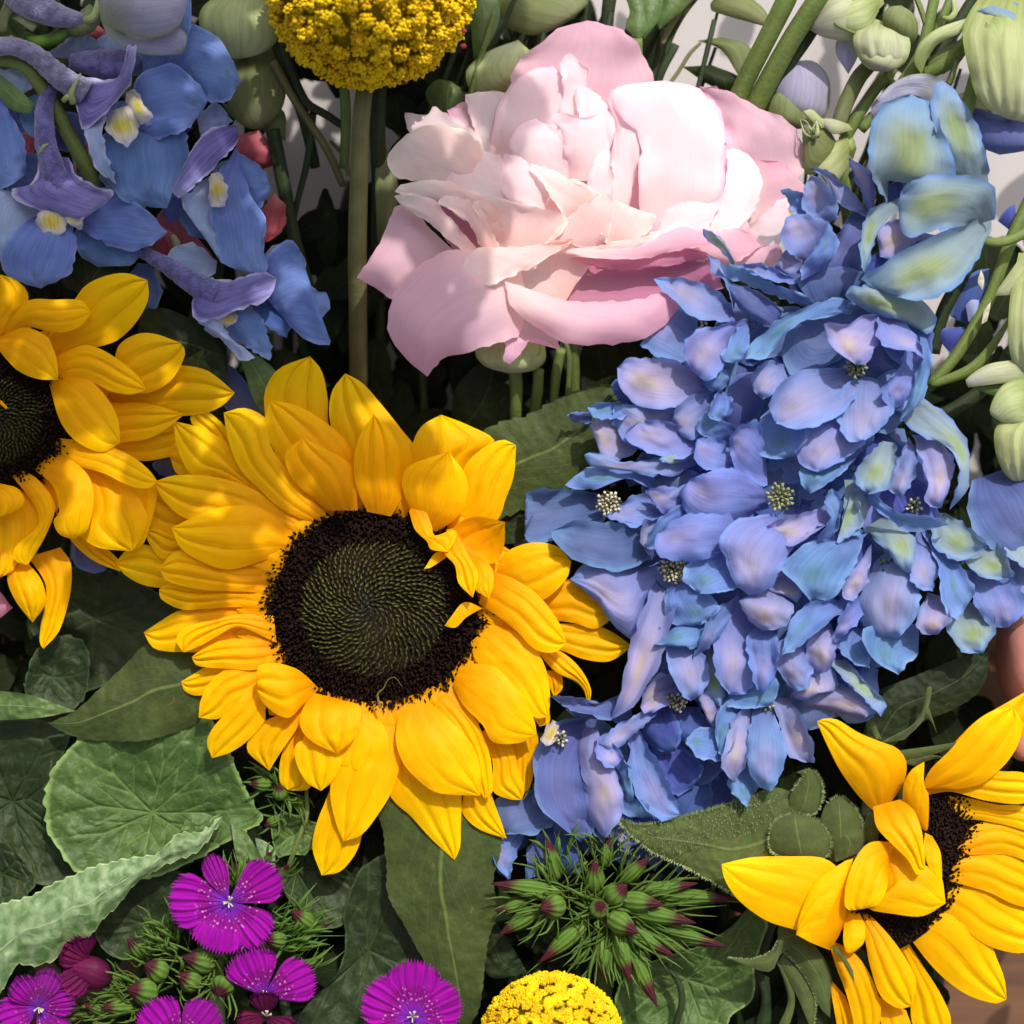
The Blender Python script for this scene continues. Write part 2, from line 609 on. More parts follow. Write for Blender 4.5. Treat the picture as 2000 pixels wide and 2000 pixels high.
MT['bs'] = petal_mat('sepal_slate_blue', lin('4c5a98'), lin('5468a4'), lin('5c78b0'), edge=lin('6486b8'), ew=.25, halo=lin('626ea6'), spos=(.5, .6), hvar=.012, **BK)  # greyer blue, also used to dim sepals that lie in shade
MT['g'] = petal_mat('sepal_green_blue', lin('8498a4'), lin('8aa2b6'), lin('7c9cc6'), edge=lin('6289c8'), ew=.24, halo=lin('9aac98'), spos=(.5, .52), spot=lin('8fa468'), ssz=.26, spotmix=.75, hvar=.01, sheen=.3, **BK)
MT['lb'] = petal_mat('floret_blue', lin('6476be'), lin('6482c6'), lin('7490cc'), edge=lin('8a9cd4'), ew=.1, spot=lin('64785f'), spos=(.5, .72), ssz=.09, spotmix=.5, hvar=.012, **BK)
MT['lp'] = petal_mat('hood_violet', lin('5a5290'), lin('7670ac'), lin('8884b8'), edge=lin('bcb6d8'), ew=.2, fib=10, fibc=.14, trans=.15, bump=.7, mott=.3, rough=.75, sheen=.4, fine=420)
MT['lw'] = petal_mat('sepal_pale_blue', lin('a9b0d6'), lin('9fb0dc'), lin('8fa6d4'), edge=lin('b9c0e0'), ew=.3, **BK)
MT['ly'] = petal_mat('bee_cream', lin('cfc6b4'), lin('d4caa8'), lin('c4bcc0'), spot=lin('d8c440'), spos=(.5, .42), ssz=.36, spotmix=.9, edge=lin('c0b6c2'), ew=.35, fib=16, fibc=.08, trans=.3, bump=.5, mott=.12, rough=.7, sheen=.3)
MT['lv'] = petal_mat('bud_pale_violet', lin('8a9074'), lin('9c9cb4'), lin('a2a0c0'), edge=lin('8a9074'), ew=.2, fib=20, fibc=.07, trans=.2, bump=.4, mott=.2, rough=.7, sheen=.4)
MT['red'] = petal_mat('petal_coral', lin('94404a'), lin('b25a66'), lin('c47a82'), fib=14, fibc=.05, trans=.25, mott=.2)
MT['mag'] = petal_mat('petal_magenta', lin('6c30a8'), lin('980c98'), lin('9a0898'), fib=36, fibc=.12, trans=.2, bump=.5, mott=.12, hvar=.006, rough=.7, sheen=.1, spec=.1, specks=lin('d890d0'))
MT['maro'] = petal_mat('petal_maroon', lin('4a0c30'), lin('580838'), lin('6c0a4c'), fib=26, fibc=.16, trans=.12, bump=.5, mott=.25, rough=.6)
MT['bud'] = petal_mat('bud_yellow_green', lin('8e9a58'), lin('b0b884'), lin('bcc09c'), edge=lin('8c9a54'), ew=.2, fib=9, fibc=.10, trans=.28, bump=.35, mott=.15, rough=.6, sheen=.4)
MT['budo'] = petal_mat('bud_olive', lin('5c6438'), lin('747c50'), lin('868a66'), edge=lin('606e3c'), ew=.25, fib=9, fibc=.10, trans=.2, bump=.3, mott=.2, rough=.65)
MT['budw'] = petal_mat('bud_cream_green', lin('a0a678'), lin('b2b492'), lin('aca8a4'), edge=lin('98a064'), ew=.2, fib=9, fibc=.09, trans=.25, bump=.3, mott=.15, rough=.6)
MT['leaf'] = leaf_mat('leaf_sunflower', lin('34401c'), lin('424f24'), lin('66743c'), hair=.15, rough=.6, spec=.2)
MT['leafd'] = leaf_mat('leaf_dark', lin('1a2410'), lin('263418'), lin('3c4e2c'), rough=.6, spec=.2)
MT['leafx'] = leaf_mat('leaf_deep_shade', lin('141a0c'), lin('1e2812'), lin('2a361e'), rough=.8, spec=.1, trans=.05)  # leaf green taken nearly black so the gaps read as shade
MT['leafh'] = leaf_mat('leaf_hairy', lin('424e26'), lin('4e5c2e'), lin('66743e'), hair=.3, rough=.7, spec=.2)
MT['kale'] = leaf_mat('leaf_round_green', lin('3a5020'), lin('4c6432'), lin('748c52'), attr=True, rough=.5, vamt=.5, edge=lin('84a05c'), spec=.25, net=.4, nets=230.)
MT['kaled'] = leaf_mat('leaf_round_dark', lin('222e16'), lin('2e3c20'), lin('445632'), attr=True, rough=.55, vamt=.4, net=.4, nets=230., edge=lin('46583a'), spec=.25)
MT['kalep'] = leaf_mat('leaf_silver', lin('5f7c4e'), lin('44622a'), lin('a3b48a'), nv=6., slope=1.2, vw=.09, rough=.5, edge=lin('acbe80'), vamt=.62, net=.6, nets=190., netw=.28)
MT['strap'] = leaf_mat('leaf_strap', lin('4a602e'), lin('58703c'), lin('788c54'), nv=1., slope=0., vw=.01, rough=.5)
MT['stem'] = solid_mat('stem_green', lin('56662e'), lin('66763e'), 120, long=(10, .8), rough=.55)
MT['stemd'] = solid_mat('stem_dark', lin('222c16'), lin('2e3a20'), 120, long=(14, .8), rough=.65)
MT['stemo'] = solid_mat('stem_olive', lin('565430'), lin('6c6a42'), 120, long=(10, .8), rough=.6)
MT['fuzz'] = solid_mat('spur_fuzz', lin('5c5a74'), lin('7a7898'), 420, rough=.9, bump=1., sheen=.6, bscale=1600)
MT['fuzzv'] = solid_mat('spur_violet_fuzz', lin('484674'), lin('646098'), 420, rough=.9, bump=1., sheen=.5, bscale=1600)
MT['needle'] = petal_mat('bract_green', lin('3c541c'), lin('4a6626'), lin('627c3a'), fib=10, fibc=.08, trans=.2, mott=.15, rough=.5)
MT['ball'] = solid_mat('craspedia_yellow', lin('d8ac00'), lin('f2d010'), 160, trans=.15, rough=.6, bump=.5, bscale=1400)
MT['ballb'] = solid_mat('craspedia_core', lin('8a7800'), lin('a89208'), 160, rough=.7)
MT['disk'] = solid_mat('disk_brown', lin('150c08'), lin('261812'), 500, rough=.85, spec=.08)
MT['stam'] = solid_mat('stamen_cream', lin('b8b090'), lin('d8d4bc'), 500, rough=.6, trans=.2)
MT['anth'] = solid_mat('anther_dark', lin('2a2418'), lin('4a4028'), 500, rough=.6)
MT['hair'] = solid_mat('plant_hair', lin('7c8a56'), lin('98a470'), 500, rough=.6, trans=.3)
MT['skin'] = solid_mat('skin', lin('b87a6c'), lin('c68878'), 60, rough=.5, bump=.15, bscale=500)


def calyx_mat():
    b = NB('calyx_green')
    tc, u, v = uvs(b)
    m = b.noise(b.n('ShaderNodeTexCoord').outputs['Object'], 260., 4)
    vd = b.math('ADD', v, b.math('MULTIPLY', b.math('SUBTRACT', m, .5), .35))
    col = b.mix(b.ramp(v, 0., .4), lin('72883c'), lin('54722c'))
    col = b.mix(b.ramp(vd, .56, .78), col, lin('4a2028'))
    col = b.hsv(col, v=b.math('ADD', .75, b.math('MULTIPLY', m, .5)))
    st = b.math('SINE', b.math('MULTIPLY', u, 62.0))
    col = b.hsv(col, v=b.math('ADD', .92, b.math('MULTIPLY', st, .10)))
    return b.finish(col, b.math('ADD', m, b.math('MULTIPLY', st, .5)), .6, .12, None, .5, .0005, .12)


MT['caly'] = calyx_mat()


def disk_floret_mat():
    b = NB('disk_olive_floret')
    tc, u, v = uvs(b)      # u = 0 at the disk centre .. 1 at the rim, v = 0 at foot .. 1 at point
    core = b.mix(b.ramp(u, .0, .45), lin('343e3c'), lin('6c6c38'))
    col = b.mix(b.ramp(v, .0, 1.), lin('202210'), core)
    m = b.noise(b.n('ShaderNodeTexCoord').outputs['Object'], 700., 3)
    col = b.hsv(col, v=b.math('ADD', .7, b.math('MULTIPLY', m, .6)))
    return b.finish(col, m, .5, 0., None, .4, .0004, .3)


MT['diskg'] = disk_floret_mat()

# ============================================================ sunflowers
def phyllo_disk(parent, cx, cy, cz, a_ax, b_ax, rot, n_in, n_out, rin, dome=26, off=(0, 0), seed=1, spike=17, zt=(0, 0), greens=True, spr=1.5):
    """dark outer florets and a spiral of small inner florets on a domed disk. a_ax,b_ax = semi-axes, zt = z slope of the face"""
    rnd = random.Random(seed)
    cr, sr = cos(rot), sin(rot)

    def face(rho, th, h=0.0, o=1.0):
        x = rho * cos(th) * a_ax
        y = rho * sin(th) * b_ax
        X = cx + x * cr - y * sr + off[0] * (1 - rho) ** 1.0
        Y = cy + x * sr + y * cr + off[1] * (1 - rho)
        Z = cz + zt[0] * (X - cx) + zt[1] * (Y - cy) + dome * (1 - rho ** 2) - dome * .55 * math.exp(-(rho / .3) ** 2) + h
        return X, Y, Z
    # base plate
    V, F, UV = [], [], []
    nr, ns = 14, 64
    for j in range(nr + 1):
        for i in range(ns):
            V.append(W3(*face(j / nr * 1.03, 2 * pi * i / ns, -8)))
            UV.append((i / ns, j / nr))
    for j in range(nr):
        for i in range(ns):
            F.append((j * ns + i, j * ns + (i + 1) % ns, (j + 1) * ns + (i + 1) % ns, (j + 1) * ns + i))
    mesh_obj('disk', V, F, MT['disk'], parent, UV)
    so = Soup()
    N = n_out
    for k in range(N):
        rho = math.sqrt(rin ** 2 + (1.0 - rin ** 2) * (k + .5) / N) * 1.015
        th = k * 2.399963 + rnd.uniform(-.05, .05)
        x, y, z = face(rho, th, -7)
        L = spike * rnd.uniform(.6, 1.25) * (1 + .25 * (rho > .95))
        lean = (rho - .72) * spr + rnd.uniform(-.5, .5)
        dx = (cos(th) * cr * a_ax - sin(th) * sr * b_ax) / a_ax
        dy = (cos(th) * sr * a_ax + sin(th) * cr * b_ax) / a_ax
        tx = x + dx * lean * L * .8 + rnd.uniform(-3, 3)
        ty = y + dy * lean * L * .8 + rnd.uniform(-3, 3)
        tz = z + L
        r = rnd.uniform(2.2, 3.6)
        V = []
        for q in range(5):
            an = 2 * pi * q / 5 + k
            V.append(W3(x + r * cos(an), y + r * sin(an), z))
        mx, my, mz = x * .4 + tx * .6, y * .4 + ty * .6, z * .4 + tz * .6
        for q in range(5):
            an = 2 * pi * q / 5 + k
            V.append(W3(mx + r * .85 * cos(an), my + r * .85 * sin(an), mz))
        V.append(W3(tx, ty, tz))
        F = [(q, (q + 1) % 5, 5 + (q + 1) % 5, 5 + q) for q in range(5)] + [(5 + q, 5 + (q + 1) % 5, 10) for q in range(5)]
        so.add(V, F)
    so.obj('outer_florets', MT['disk'], parent, kind='stuff')
    if greens:
        so = Soup()
        for k in range(n_in):
            t = (k + .5) / n_in
            rho = math.sqrt(t) * rin * 1.03
            th = k * 2.399963
            x, y, z = face(rho, th, -6)
            r = rin * math.sqrt(1.0 / n_in) * a_ax * rnd.uniform(.85, 1.15)
            L = (4 + 7 * t ** .6) * rnd.uniform(.5, 1.5)
            aa = th + rot + .55 + rnd.uniform(-.55, .55)
            x += rnd.uniform(-1.2, 1.2); y += rnd.uniform(-1.2, 1.2)
            dx, dy = cos(aa), sin(aa)
            sxx, syy = -dy, dx
            k1, k2 = 1.5, .62
            pts = [(-dx * r * k1, -dy * r * k1, -2, 0), (sxx * r * k2, syy * r * k2, -1, .1), (dx * r * k1, dy * r * k1, 0, .1), (-sxx * r * k2, -syy * r * k2, -1, 0), (-dx * r * .7, -dy * r * .7, L, rnd.uniform(.55, 1))]
            V = [W3(x + p[0], y + p[1], z + p[2]) for p in pts]
            so.add(V, [(0, 1, 4), (1, 2, 4), (2, 3, 4), (3, 0, 4)], [(rho / rin, p[3]) for p in pts])
        so.obj('inner_florets', MT['diskg'], parent, kind='stuff', smooth=False)


SUN_KW = dict(bulge=.095, fold=7.5, nfold=2, wr=1.8, ruf=4, rufs=.012, nu=25, nv=24)


def sun_petals(parent, text, mat='yel'):
    for ln in text.strip().splitlines():
        d, z, *rest = [t.strip() for t in ln.split(';')]
        kw = dict(SUN_KW)
        m = MT[mat]
        for r in rest:
            k, v = r.split('=')
            if k == 'm': m = MT[v]
            else: kw[k] = float(v)
        kw['nfold'] = int(kw['nfold'])
        petal(d, tuple(map(float, z.split())), m, parent, **kw)


def petal_ring(parent, cx, cy, a, b, z, n, r0, r1, mat, a0=0., a1=2 * pi, seed=3, w=.42):
    rnd = random.Random(seed)
    for k in range(n):
        th = a0 + (a1 - a0) * (k + rnd.uniform(-.2, .2)) / n
        rr = rnd.uniform(.93, 1.05) * r1
        hw = w * a * rnd.uniform(.42, .55)
        c, s_ = cos(th), sin(th)
        def pt(r, o): return (cx + c * r * a - s_ * o, cy + s_ * r * b + c * o)
        A = [pt(r0, -hw * .5), pt((r0 + rr) / 2, -hw), pt(rr * .93, -hw * .6), pt(rr, 0)]
        B = [pt(r0, hw * .5), pt((r0 + rr) / 2, hw), pt(rr * .93, hw * .6), pt(rr, 0)]
        zz = z + rnd.uniform(-6, 6)
        petal((A, B), (zz, zz + 8, zz), mat, parent, **{**SUN_KW, 'nv': 14, 'nu': 11})


sf1 = empty('sunflower', 733, 1187, -20, 'large open sunflower in the middle of the bouquet, dark disk with an olive spiral heart', 'sunflower', 'sunflowers')
sun_petals(sf1, """
O 1050,700 900,560 760,560 690,400 680,330 682,240 740,150 *870,98 920,160 945,280 948,380 1000,500 1130,700; -30 -18 -12
O 1130,740 1000,560 965,420 950,330 965,240 *1018,170 1090,210 1170,300 1250,400 1320,500 1300,620 1220,740; -24 -8 -6
O 920,740 800,640 740,530 700,450 683,360 *700,283 800,300 900,350 1010,440 1062,530 1080,640 1060,740; -8 10 14
O 940,745 820,640 775,570 768,500 *840,440 940,490 1040,550 1062,640 1070,745; 6 32 36
O 1110,750 1062,640 1055,530 1080,430 *1138,343 1200,400 1240,480 1252,600 1255,690 1210,770; 6 40 44
O 1240,760 1290,600 1300,470 1340,390 *1420,343 1530,385 1645,452 1560,520 1500,600 1420,760; -30 -14 -8; tilt=-6
O 1360,860 1480,700 1520,560 1600,480 1680,448 *1735,472 1725,600 1690,700 1660,780 1520,900; -22 6 14
O 1320,800 1262,670 1258,600 1300,550 *1452,498 1520,590 1532,680 1490,770 1400,835; 6 46 50
O 880,800 760,745 650,650 570,560 525,440 *508,335 600,315 690,365 705,470 770,570 840,660 960,770; -6 16 12
O 760,745 560,560 420,420 368,370 *388,308 450,335 520,400 580,520 800,700; -26 -18 -22
O 830,830 700,720 580,640 480,600 370,590 310,470 *298,370 400,395 510,450 570,540 650,640 860,780; -14 0 -4
O 700,760 480,640 370,600 310,590 *283,520 292,460 340,450 500,560 800,760; -36 -36 -40
O 800,860 640,830 450,790 340,775 255,700 *216,625 300,598 450,600 600,640 720,710 850,800; -8 8 4
O 700,880 500,850 340,850 240,840 140,770 *82,680 130,645 215,640 300,680 500,760 750,850; -26 -28 -30
O 760,920 660,960 540,992 440,970 330,905 *290,818 400,765 520,728 640,730 750,790 790,850; 0 28 22
O 680,980 500,960 330,930 250,950 195,880 *173,828 230,815 300,830 450,860 700,900; -26 -26 -28
O 700,1020 450,1070 290,1072 180,1060 100,1020 *53,965 110,905 190,888 250,925 400,980 690,960; -34 -38 -36
O 690,1090 560,1085 400,1075 270,1040 *238,985 310,918 430,935 560,985 700,990; -4 18 12
O 690,1150 560,1150 420,1158 330,1160 245,1115 *238,1075 290,1045 420,1060 560,1050 690,1060; -12 2 -4
H 1700,500 1500,520 1250,560 1160,558 1060,556 960,530 *903,435 1000,370 1130,298 1400,265 1680,260; -24 -14 -20
H 1740,500 1500,400 1380,450 1280,510 *1155,562 1112,500 1120,440 1200,390 1350,355 1500,320 1720,330; 0 20 14; fold=8
H 1790,620 1600,670 1450,665 1300,655 1230,640 *1206,590 1280,530 1380,490 1500,475 1760,470; -10 4 0
H 1700,700 1500,750 1380,780 1260,832 1165,810 *1138,745 1220,695 1290,655 1450,640 1750,640; -26 -22 -26
H 1780,680 1600,840 1480,890 1420,955 1360,982 *1248,972 1260,870 1310,760 1400,680 1520,640 1750,620; -14 -2 -8
N 540,300 410,440 405,500 330,590 240,652 *155,678 130,600 170,520 260,430 340,340 480,230; -8 6 -8
N 660,350 570,440 520,487 450,465 375,390 *362,325 375,245 450,228 550,255 600,290; 6 46 44; tilt=8
N 640,380 575,510 520,590 460,680 *425,738 325,650 328,590 400,505 480,470 580,400; -14 -2 -8
N 680,400 620,600 620,815 560,832 *512,828 475,790 475,700 500,620 560,520; -24 -24 -28
N 720,400 740,600 765,700 720,790 *668,833 600,790 552,700 548,620 590,580 640,400; -6 22 18
N 760,400 850,430 852,500 820,590 *745,658 620,595 568,520 590,430 640,370; 6 46 36
N 900,420 980,560 980,650 900,740 *830,748 760,700 750,620 780,500 820,400; -4 18 14; fold=2
N 1000,460 1020,560 1040,700 1005,830 940,940 860,1040 *775,1072 738,980 712,850 730,720 800,560 840,420; -8 12 -4; fold=8
N 900,700 890,880 862,1040 830,1130 760,1212 *672,1232 628,1100 650,980 690,880 740,750; -24 -22 -36; fold=8
N 1150,440 1320,700 1332,860 1328,1000 1325,1100 *1298,1160 1190,1060 1090,950 1020,890 985,830 1000,680 1000,480; -26 -12 -24
N 1180,410 1300,520 1385,620 1422,740 *1420,856 1220,842 1120,775 1050,690 1020,570 1050,425; 4 36 16; wr=2;fold=3
N 1280,360 1400,500 1445,600 1472,700 1477,840 *1440,868 1400,800 1350,640 1260,500 1160,390; -2 18 4
N 1420,700 1470,840 1490,900 1520,980 *1545,1058 1450,1030 1380,990 1333,930 1340,860 1340,700; -22 -22 -26
N 1500,500 1570,620 1600,730 1630,820 *1615,875 1560,872 1478,830 1478,700 1420,560; -16 -6 -10
N 1600,500 1690,570 1680,700 1650,830 *1605,905 1590,800 1560,560; -30 -34 -38
N 1320,250 1400,232 1500,255 1610,380 1672,490 *1688,572 1600,607 1480,602 1430,520 1340,430 1290,335; 6 38 22; fold=2;wr=2
N 1480,40 1600,90 1680,160 1730,260 1750,380 *1742,482 1680,488 1600,400 1500,300 1400,220 1375,130; 0 24 12; fold=3
N 1600,380 *1700,530 1748,505 1740,400; -12 -6 -8
E 1120,1360 1290,1480 1400,1590 1500,1608 *1563,1558 1520,1450 1420,1320 1300,1240 1185,1195; 8 38 28
E 1200,1240 1245,1120 1330,1068 1430,1055 1520,1078 *1587,1150 1560,1240 1440,1345 1300,1330; 0 28 14
E 1340,1300 1560,1240 1680,1290 1770,1350 *1818,1400 1770,1455 1700,1490 1600,1460 1440,1440; -18 -12 -22
E 1400,1460 1700,1470 1800,1510 *1895,1578 1780,1652 1650,1642 1540,1600 1380,1560; -28 -24 -36
E 1380,1560 1500,1700 1600,1750 1650,1800 *1672,1880 1686,1800 1640,1700 1560,1620 1450,1560; -24 -14 -30
E 1440,1700 *1500,1832 1542,1790 1540,1700; -34 -36 -38
E 770,900 800,990 860,1050 880,1090 *965,1103 1000,1050 1000,990 900,1020 885,970 850,890 800,835; 18 46 56; fold=2;m=yelo
E 1000,1100 985,1000 1030,950 1120,925 *1252,952 1250,1060 1220,1140 1170,1162 1070,1110; 20 44 64; bulge=-.22;m=yelo
E 960,990 945,1100 1000,1170 1020,1260 *1090,1332 1120,1220 1070,1120 1030,1040 1000,980; 24 60 74; m=yelo
E 1060,1110 1105,1210 1105,1290 *1170,1337 1195,1270 1185,1180 1110,1120; 24 50 48; fold=2
E 960,1100 900,1110 *846,1188 880,1180 960,1130; 20 30 34; fold=0
E 1150,1390 1050,1355 980,1430 *948,1475 1005,1482 1060,1430 1160,1375; 10 38 30; fold=0
""")
petal_ring(sf1, 733, 1187, 223, 203, -34, 30, .85, 1.42, MT['yelo'])
petal_ring(sf1, 733, 1187, 223, 203, -12, 36, .9, 1.22, MT['yelo'], seed=5, w=.3)
phyllo_disk(sf1, 735, 1187, -6, 216, 196, 0, 640, 2300, .655, dome=34, off=(-18, 0), seed=1)
tube_obj('stem', 'X', [(735, 1200, -60), (760, 1320, -220), (830, 1600, -380), (900, 2100, -430)], [26, 16, 16, 16], MT['stemd'], sf1)
tube_obj('dry_stamen', 'E', [(735, 1780, 40), (700, 1735, 48), (665, 1745, 50), (640, 1790, 46), (612, 1820, 40), (625, 1890, 38)], [.7, .7, .8, 1.4, 2.2, 2.6], MT['stemo'], sf1, n=6)

sf2 = empty('sunflower', -8, 820, 0, 'sunflower cut off by the left side of the photo, its petals in patches of sun', 'sunflower', 'sunflowers')
sun_petals(sf2, """
D -100,460 -60,150 *0,100 90,130 150,200 140,270 60,330 -20,480; 20 40 36
D -20,460 60,340 150,240 300,235 440,240 *492,310 430,382 330,412 260,405 130,385 40,480; 10 56 46; fold=3;bulge=.2
D 200,600 270,430 400,240 460,160 560,110 680,92 *795,130 800,230 740,350 640,450 540,487 400,520 260,650; -10 18 24
D -30,470 20,540 100,620 200,662 *312,668 310,580 280,480 250,430 130,385 -10,440; 24 58 54; fold=3
D 200,600 350,520 450,480 540,500 640,560 750,650 *787,722 700,747 600,730 540,700 440,660 250,660; 6 44 40; fold=7
D 400,640 620,600 620,540 650,470 740,420 840,420 *975,470 1000,520 960,620 900,690 780,740 400,720; -8 20 18
D 500,700 800,690 860,650 950,590 1100,610 1180,660 *1267,738 1200,805 1100,850 900,860 500,780; -32 -16 -10
D 265,690 320,880 400,990 540,1057 *647,1010 640,900 595,790 500,680 420,640 300,640; 14 50 46; fold=3
D 300,900 560,1010 700,1000 800,985 900,930 *995,852 900,820 750,790 600,790 300,720; -22 2 -4; fold=7
D 300,960 640,1080 770,1105 880,1090 990,1050 *1040,940 930,900 640,940 340,820; -38 -36 -38
D 300,1060 340,1085 450,1140 560,1172 700,1240 800,1252 *848,1213 800,1150 720,1085 630,1040 540,1000 400,990 300,980; 6 44 26; fold=3
D 300,1100 480,1230 490,1400 430,1490 520,1570 *710,1592 760,1530 792,1400 720,1270 620,1190 400,1080; -12 12 6
D 500,1150 650,1400 *712,1590 780,1540 850,1230 700,1180; -20 -10 -10
D 180,1150 285,1240 320,1380 288,1430 320,1500 *390,1527 470,1480 507,1300 480,1190 400,1110 280,1060; 8 48 34; fold=2;bulge=.18
D 60,1180 190,1350 205,1450 80,1570 80,1640 *150,1667 240,1520 295,1380 280,1300 200,1200 120,1150; 5 38 24; fold=2;bulge=.2
D -100,1230 -60,1420 *0,1402 100,1370 132,1310 90,1250 0,1225 -60,1200; 20 46 44; bulge=.25
D -80,1300 -60,1640 *60,1700 200,1500 200,1350 80,1200; -4 6 0
D -60,1560 -60,1720 *0,1735 75,1690 90,1600 30,1540; 0 14 10
H 85,0 45,100 100,240 *205,374 287,250 262,110 170,-10; -10 8 -2; bulge=.3
H 180,-40 290,150 255,400 250,500 *272,538 370,430 440,200 446,0 380,-100; -30 -22 -28
D 300,1380 380,1530 500,1640 *650,1702 640,1640 560,1560 450,1420; -40 -40 -40
""")
petal_ring(sf2, -8, 820, 150, 140, -20, 24, .85, 1.6, MT['yelo'], seed=9)
phyllo_disk(sf2, -10, 822, 10, 150, 140, 0, 400, 1100, .6, dome=24, seed=4)
tube_obj('stem', 'X', [(-10, 830, -40), (-20, 1000, -260), (-40, 2100, -420)], [26, 16, 16], MT['stemd'], sf2)
tube_obj('loose_floret', 'D', [(-5, 780, 60), (15, 800, 62), (38, 822, 60)], [3, 3.5, 2], MT['yel'], sf2, n=6)

sf3 = empty('sunflower', 1800, 1690, 0, 'sunflower turned away to the right with petals folded across its dark disk', 'sunflower', 'sunflowers')
sun_petals(sf3, """
L 1240,760 1400,700 1650,750 1800,760 *1990,900 1850,900 1700,860 1500,830 1280,870; -10 -16 -30; fold=3
L 1380,960 1550,850 1650,830 1800,880 *2010,1010 1900,1080 1700,1020 1500,1020; -14 -28 -46
L 1300,1080 1440,960 1560,950 1750,1030 *2000,1190 1900,1310 1750,1290 1600,1220 1350,1150; -14 -30 -52
L 1200,1160 1350,1090 1480,1100 1600,1180 1780,1300 1900,1400 *1960,1480 1800,1547 1700,1542 1580,1500 1450,1400 1250,1280; -18 -40 -60
L 1050,1250 1300,1180 1450,1190 1560,1320 1640,1560 1690,1690 *1700,1800 1640,1822 1500,1780 1380,1700 1280,1600 1150,1430; -18 -44 -64
L 1000,1400 1110,1560 1150,1680 1180,1800 1200,1950 *1330,2050 1402,1930 1350,1780 1250,1620 1100,1380; -30 -60 -90
L 1260,700 1400,680 1600,730 1800,742 *1880,660 1800,580 1680,570 1500,560 1300,600; 8 22 12
L 1400,480 1430,400 1600,260 1700,200 *1820,130 1880,300 1760,400 1550,600; -10 4 4
L 1240,660 1290,560 1400,450 1500,330 1620,245 *1730,228 1785,300 1760,430 1680,545 1560,640 1440,665 1330,665; 22 54 62; fold=7
L 1000,800 900,700 800,560 720,400 *677,302 720,285 790,292 900,360 1020,410 1110,445 1160,520 1150,620 1090,720 1040,780; 22 54 62; bulge=.16
L 760,1500 560,1425 400,1372 250,1260 180,1150 *163,1070 330,1033 550,1028 700,1034 785,1085 840,1200 830,1400; 30 62 66; fold=3
L 750,1535 650,1495 *565,1450 590,1330 650,1200 730,1120 870,1038 840,1150 835,1330 800,1450; 34 76 70; fold=3
L 980,760 1000,870 1080,960 1170,1050 1220,1130 *1262,1090 1255,980 1240,880 1200,780 1130,720; 40 84 90
L 1140,750 1145,640 1190,560 *1257,518 1255,640 1280,700 1272,890 1220,850; 36 70 74; fold=2
L 1095,950 960,955 880,1050 835,1180 835,1310 *930,1312 1010,1285 1055,1200 1065,1080; 48 88 78; fold=7
L 1000,1010 1040,1150 1030,1250 950,1308 1100,1340 1250,1350 *1372,1282 1352,1150 1300,1090 1200,1060 1080,960; 38 62 60; fold=3
L 1260,900 1255,1000 1290,1110 *1352,1205 1352,1100 1342,1000 1300,920; 36 66 54; fold=0
L 870,1320 930,1450 960,1600 1020,1780 1120,1850 *1192,1832 1213,1700 1150,1570 1080,1470 1000,1380 930,1310; 20 52 34
L 830,1320 820,1480 840,1550 *885,1542 932,1490 936,1400 900,1320; 28 60 52; fold=1
L 740,1480 780,1620 830,1750 870,1900 900,2050 *980,2060 1022,1900 1010,1780 950,1640 880,1550 800,1500; 10 32 0; fold=7
L 740,1680 770,1850 800,2000 *850,2080 885,1950 830,1780; -4 6 -14
L 1000,1780 1030,1950 *1100,2080 1185,1970 1160,1860; -4 6 -10
L 1480,1530 1600,1500 1794,1480 *2000,1520 1900,1400 1700,1400; -60 -66 -70
""")
phyllo_disk(sf3, *px('L', 1235, 1090), 0, 190, 92, math.atan2(.81, -.58), 10, 1300, .1, dome=24, seed=8, greens=False, zt=(-.28, -.06), spike=13)
tube_obj('stem', 'L', [(1150, 1050, -40), (900, 1500, -160), (760, 2100, -300)], [34, 22, 18], MT['stemd'], sf3)
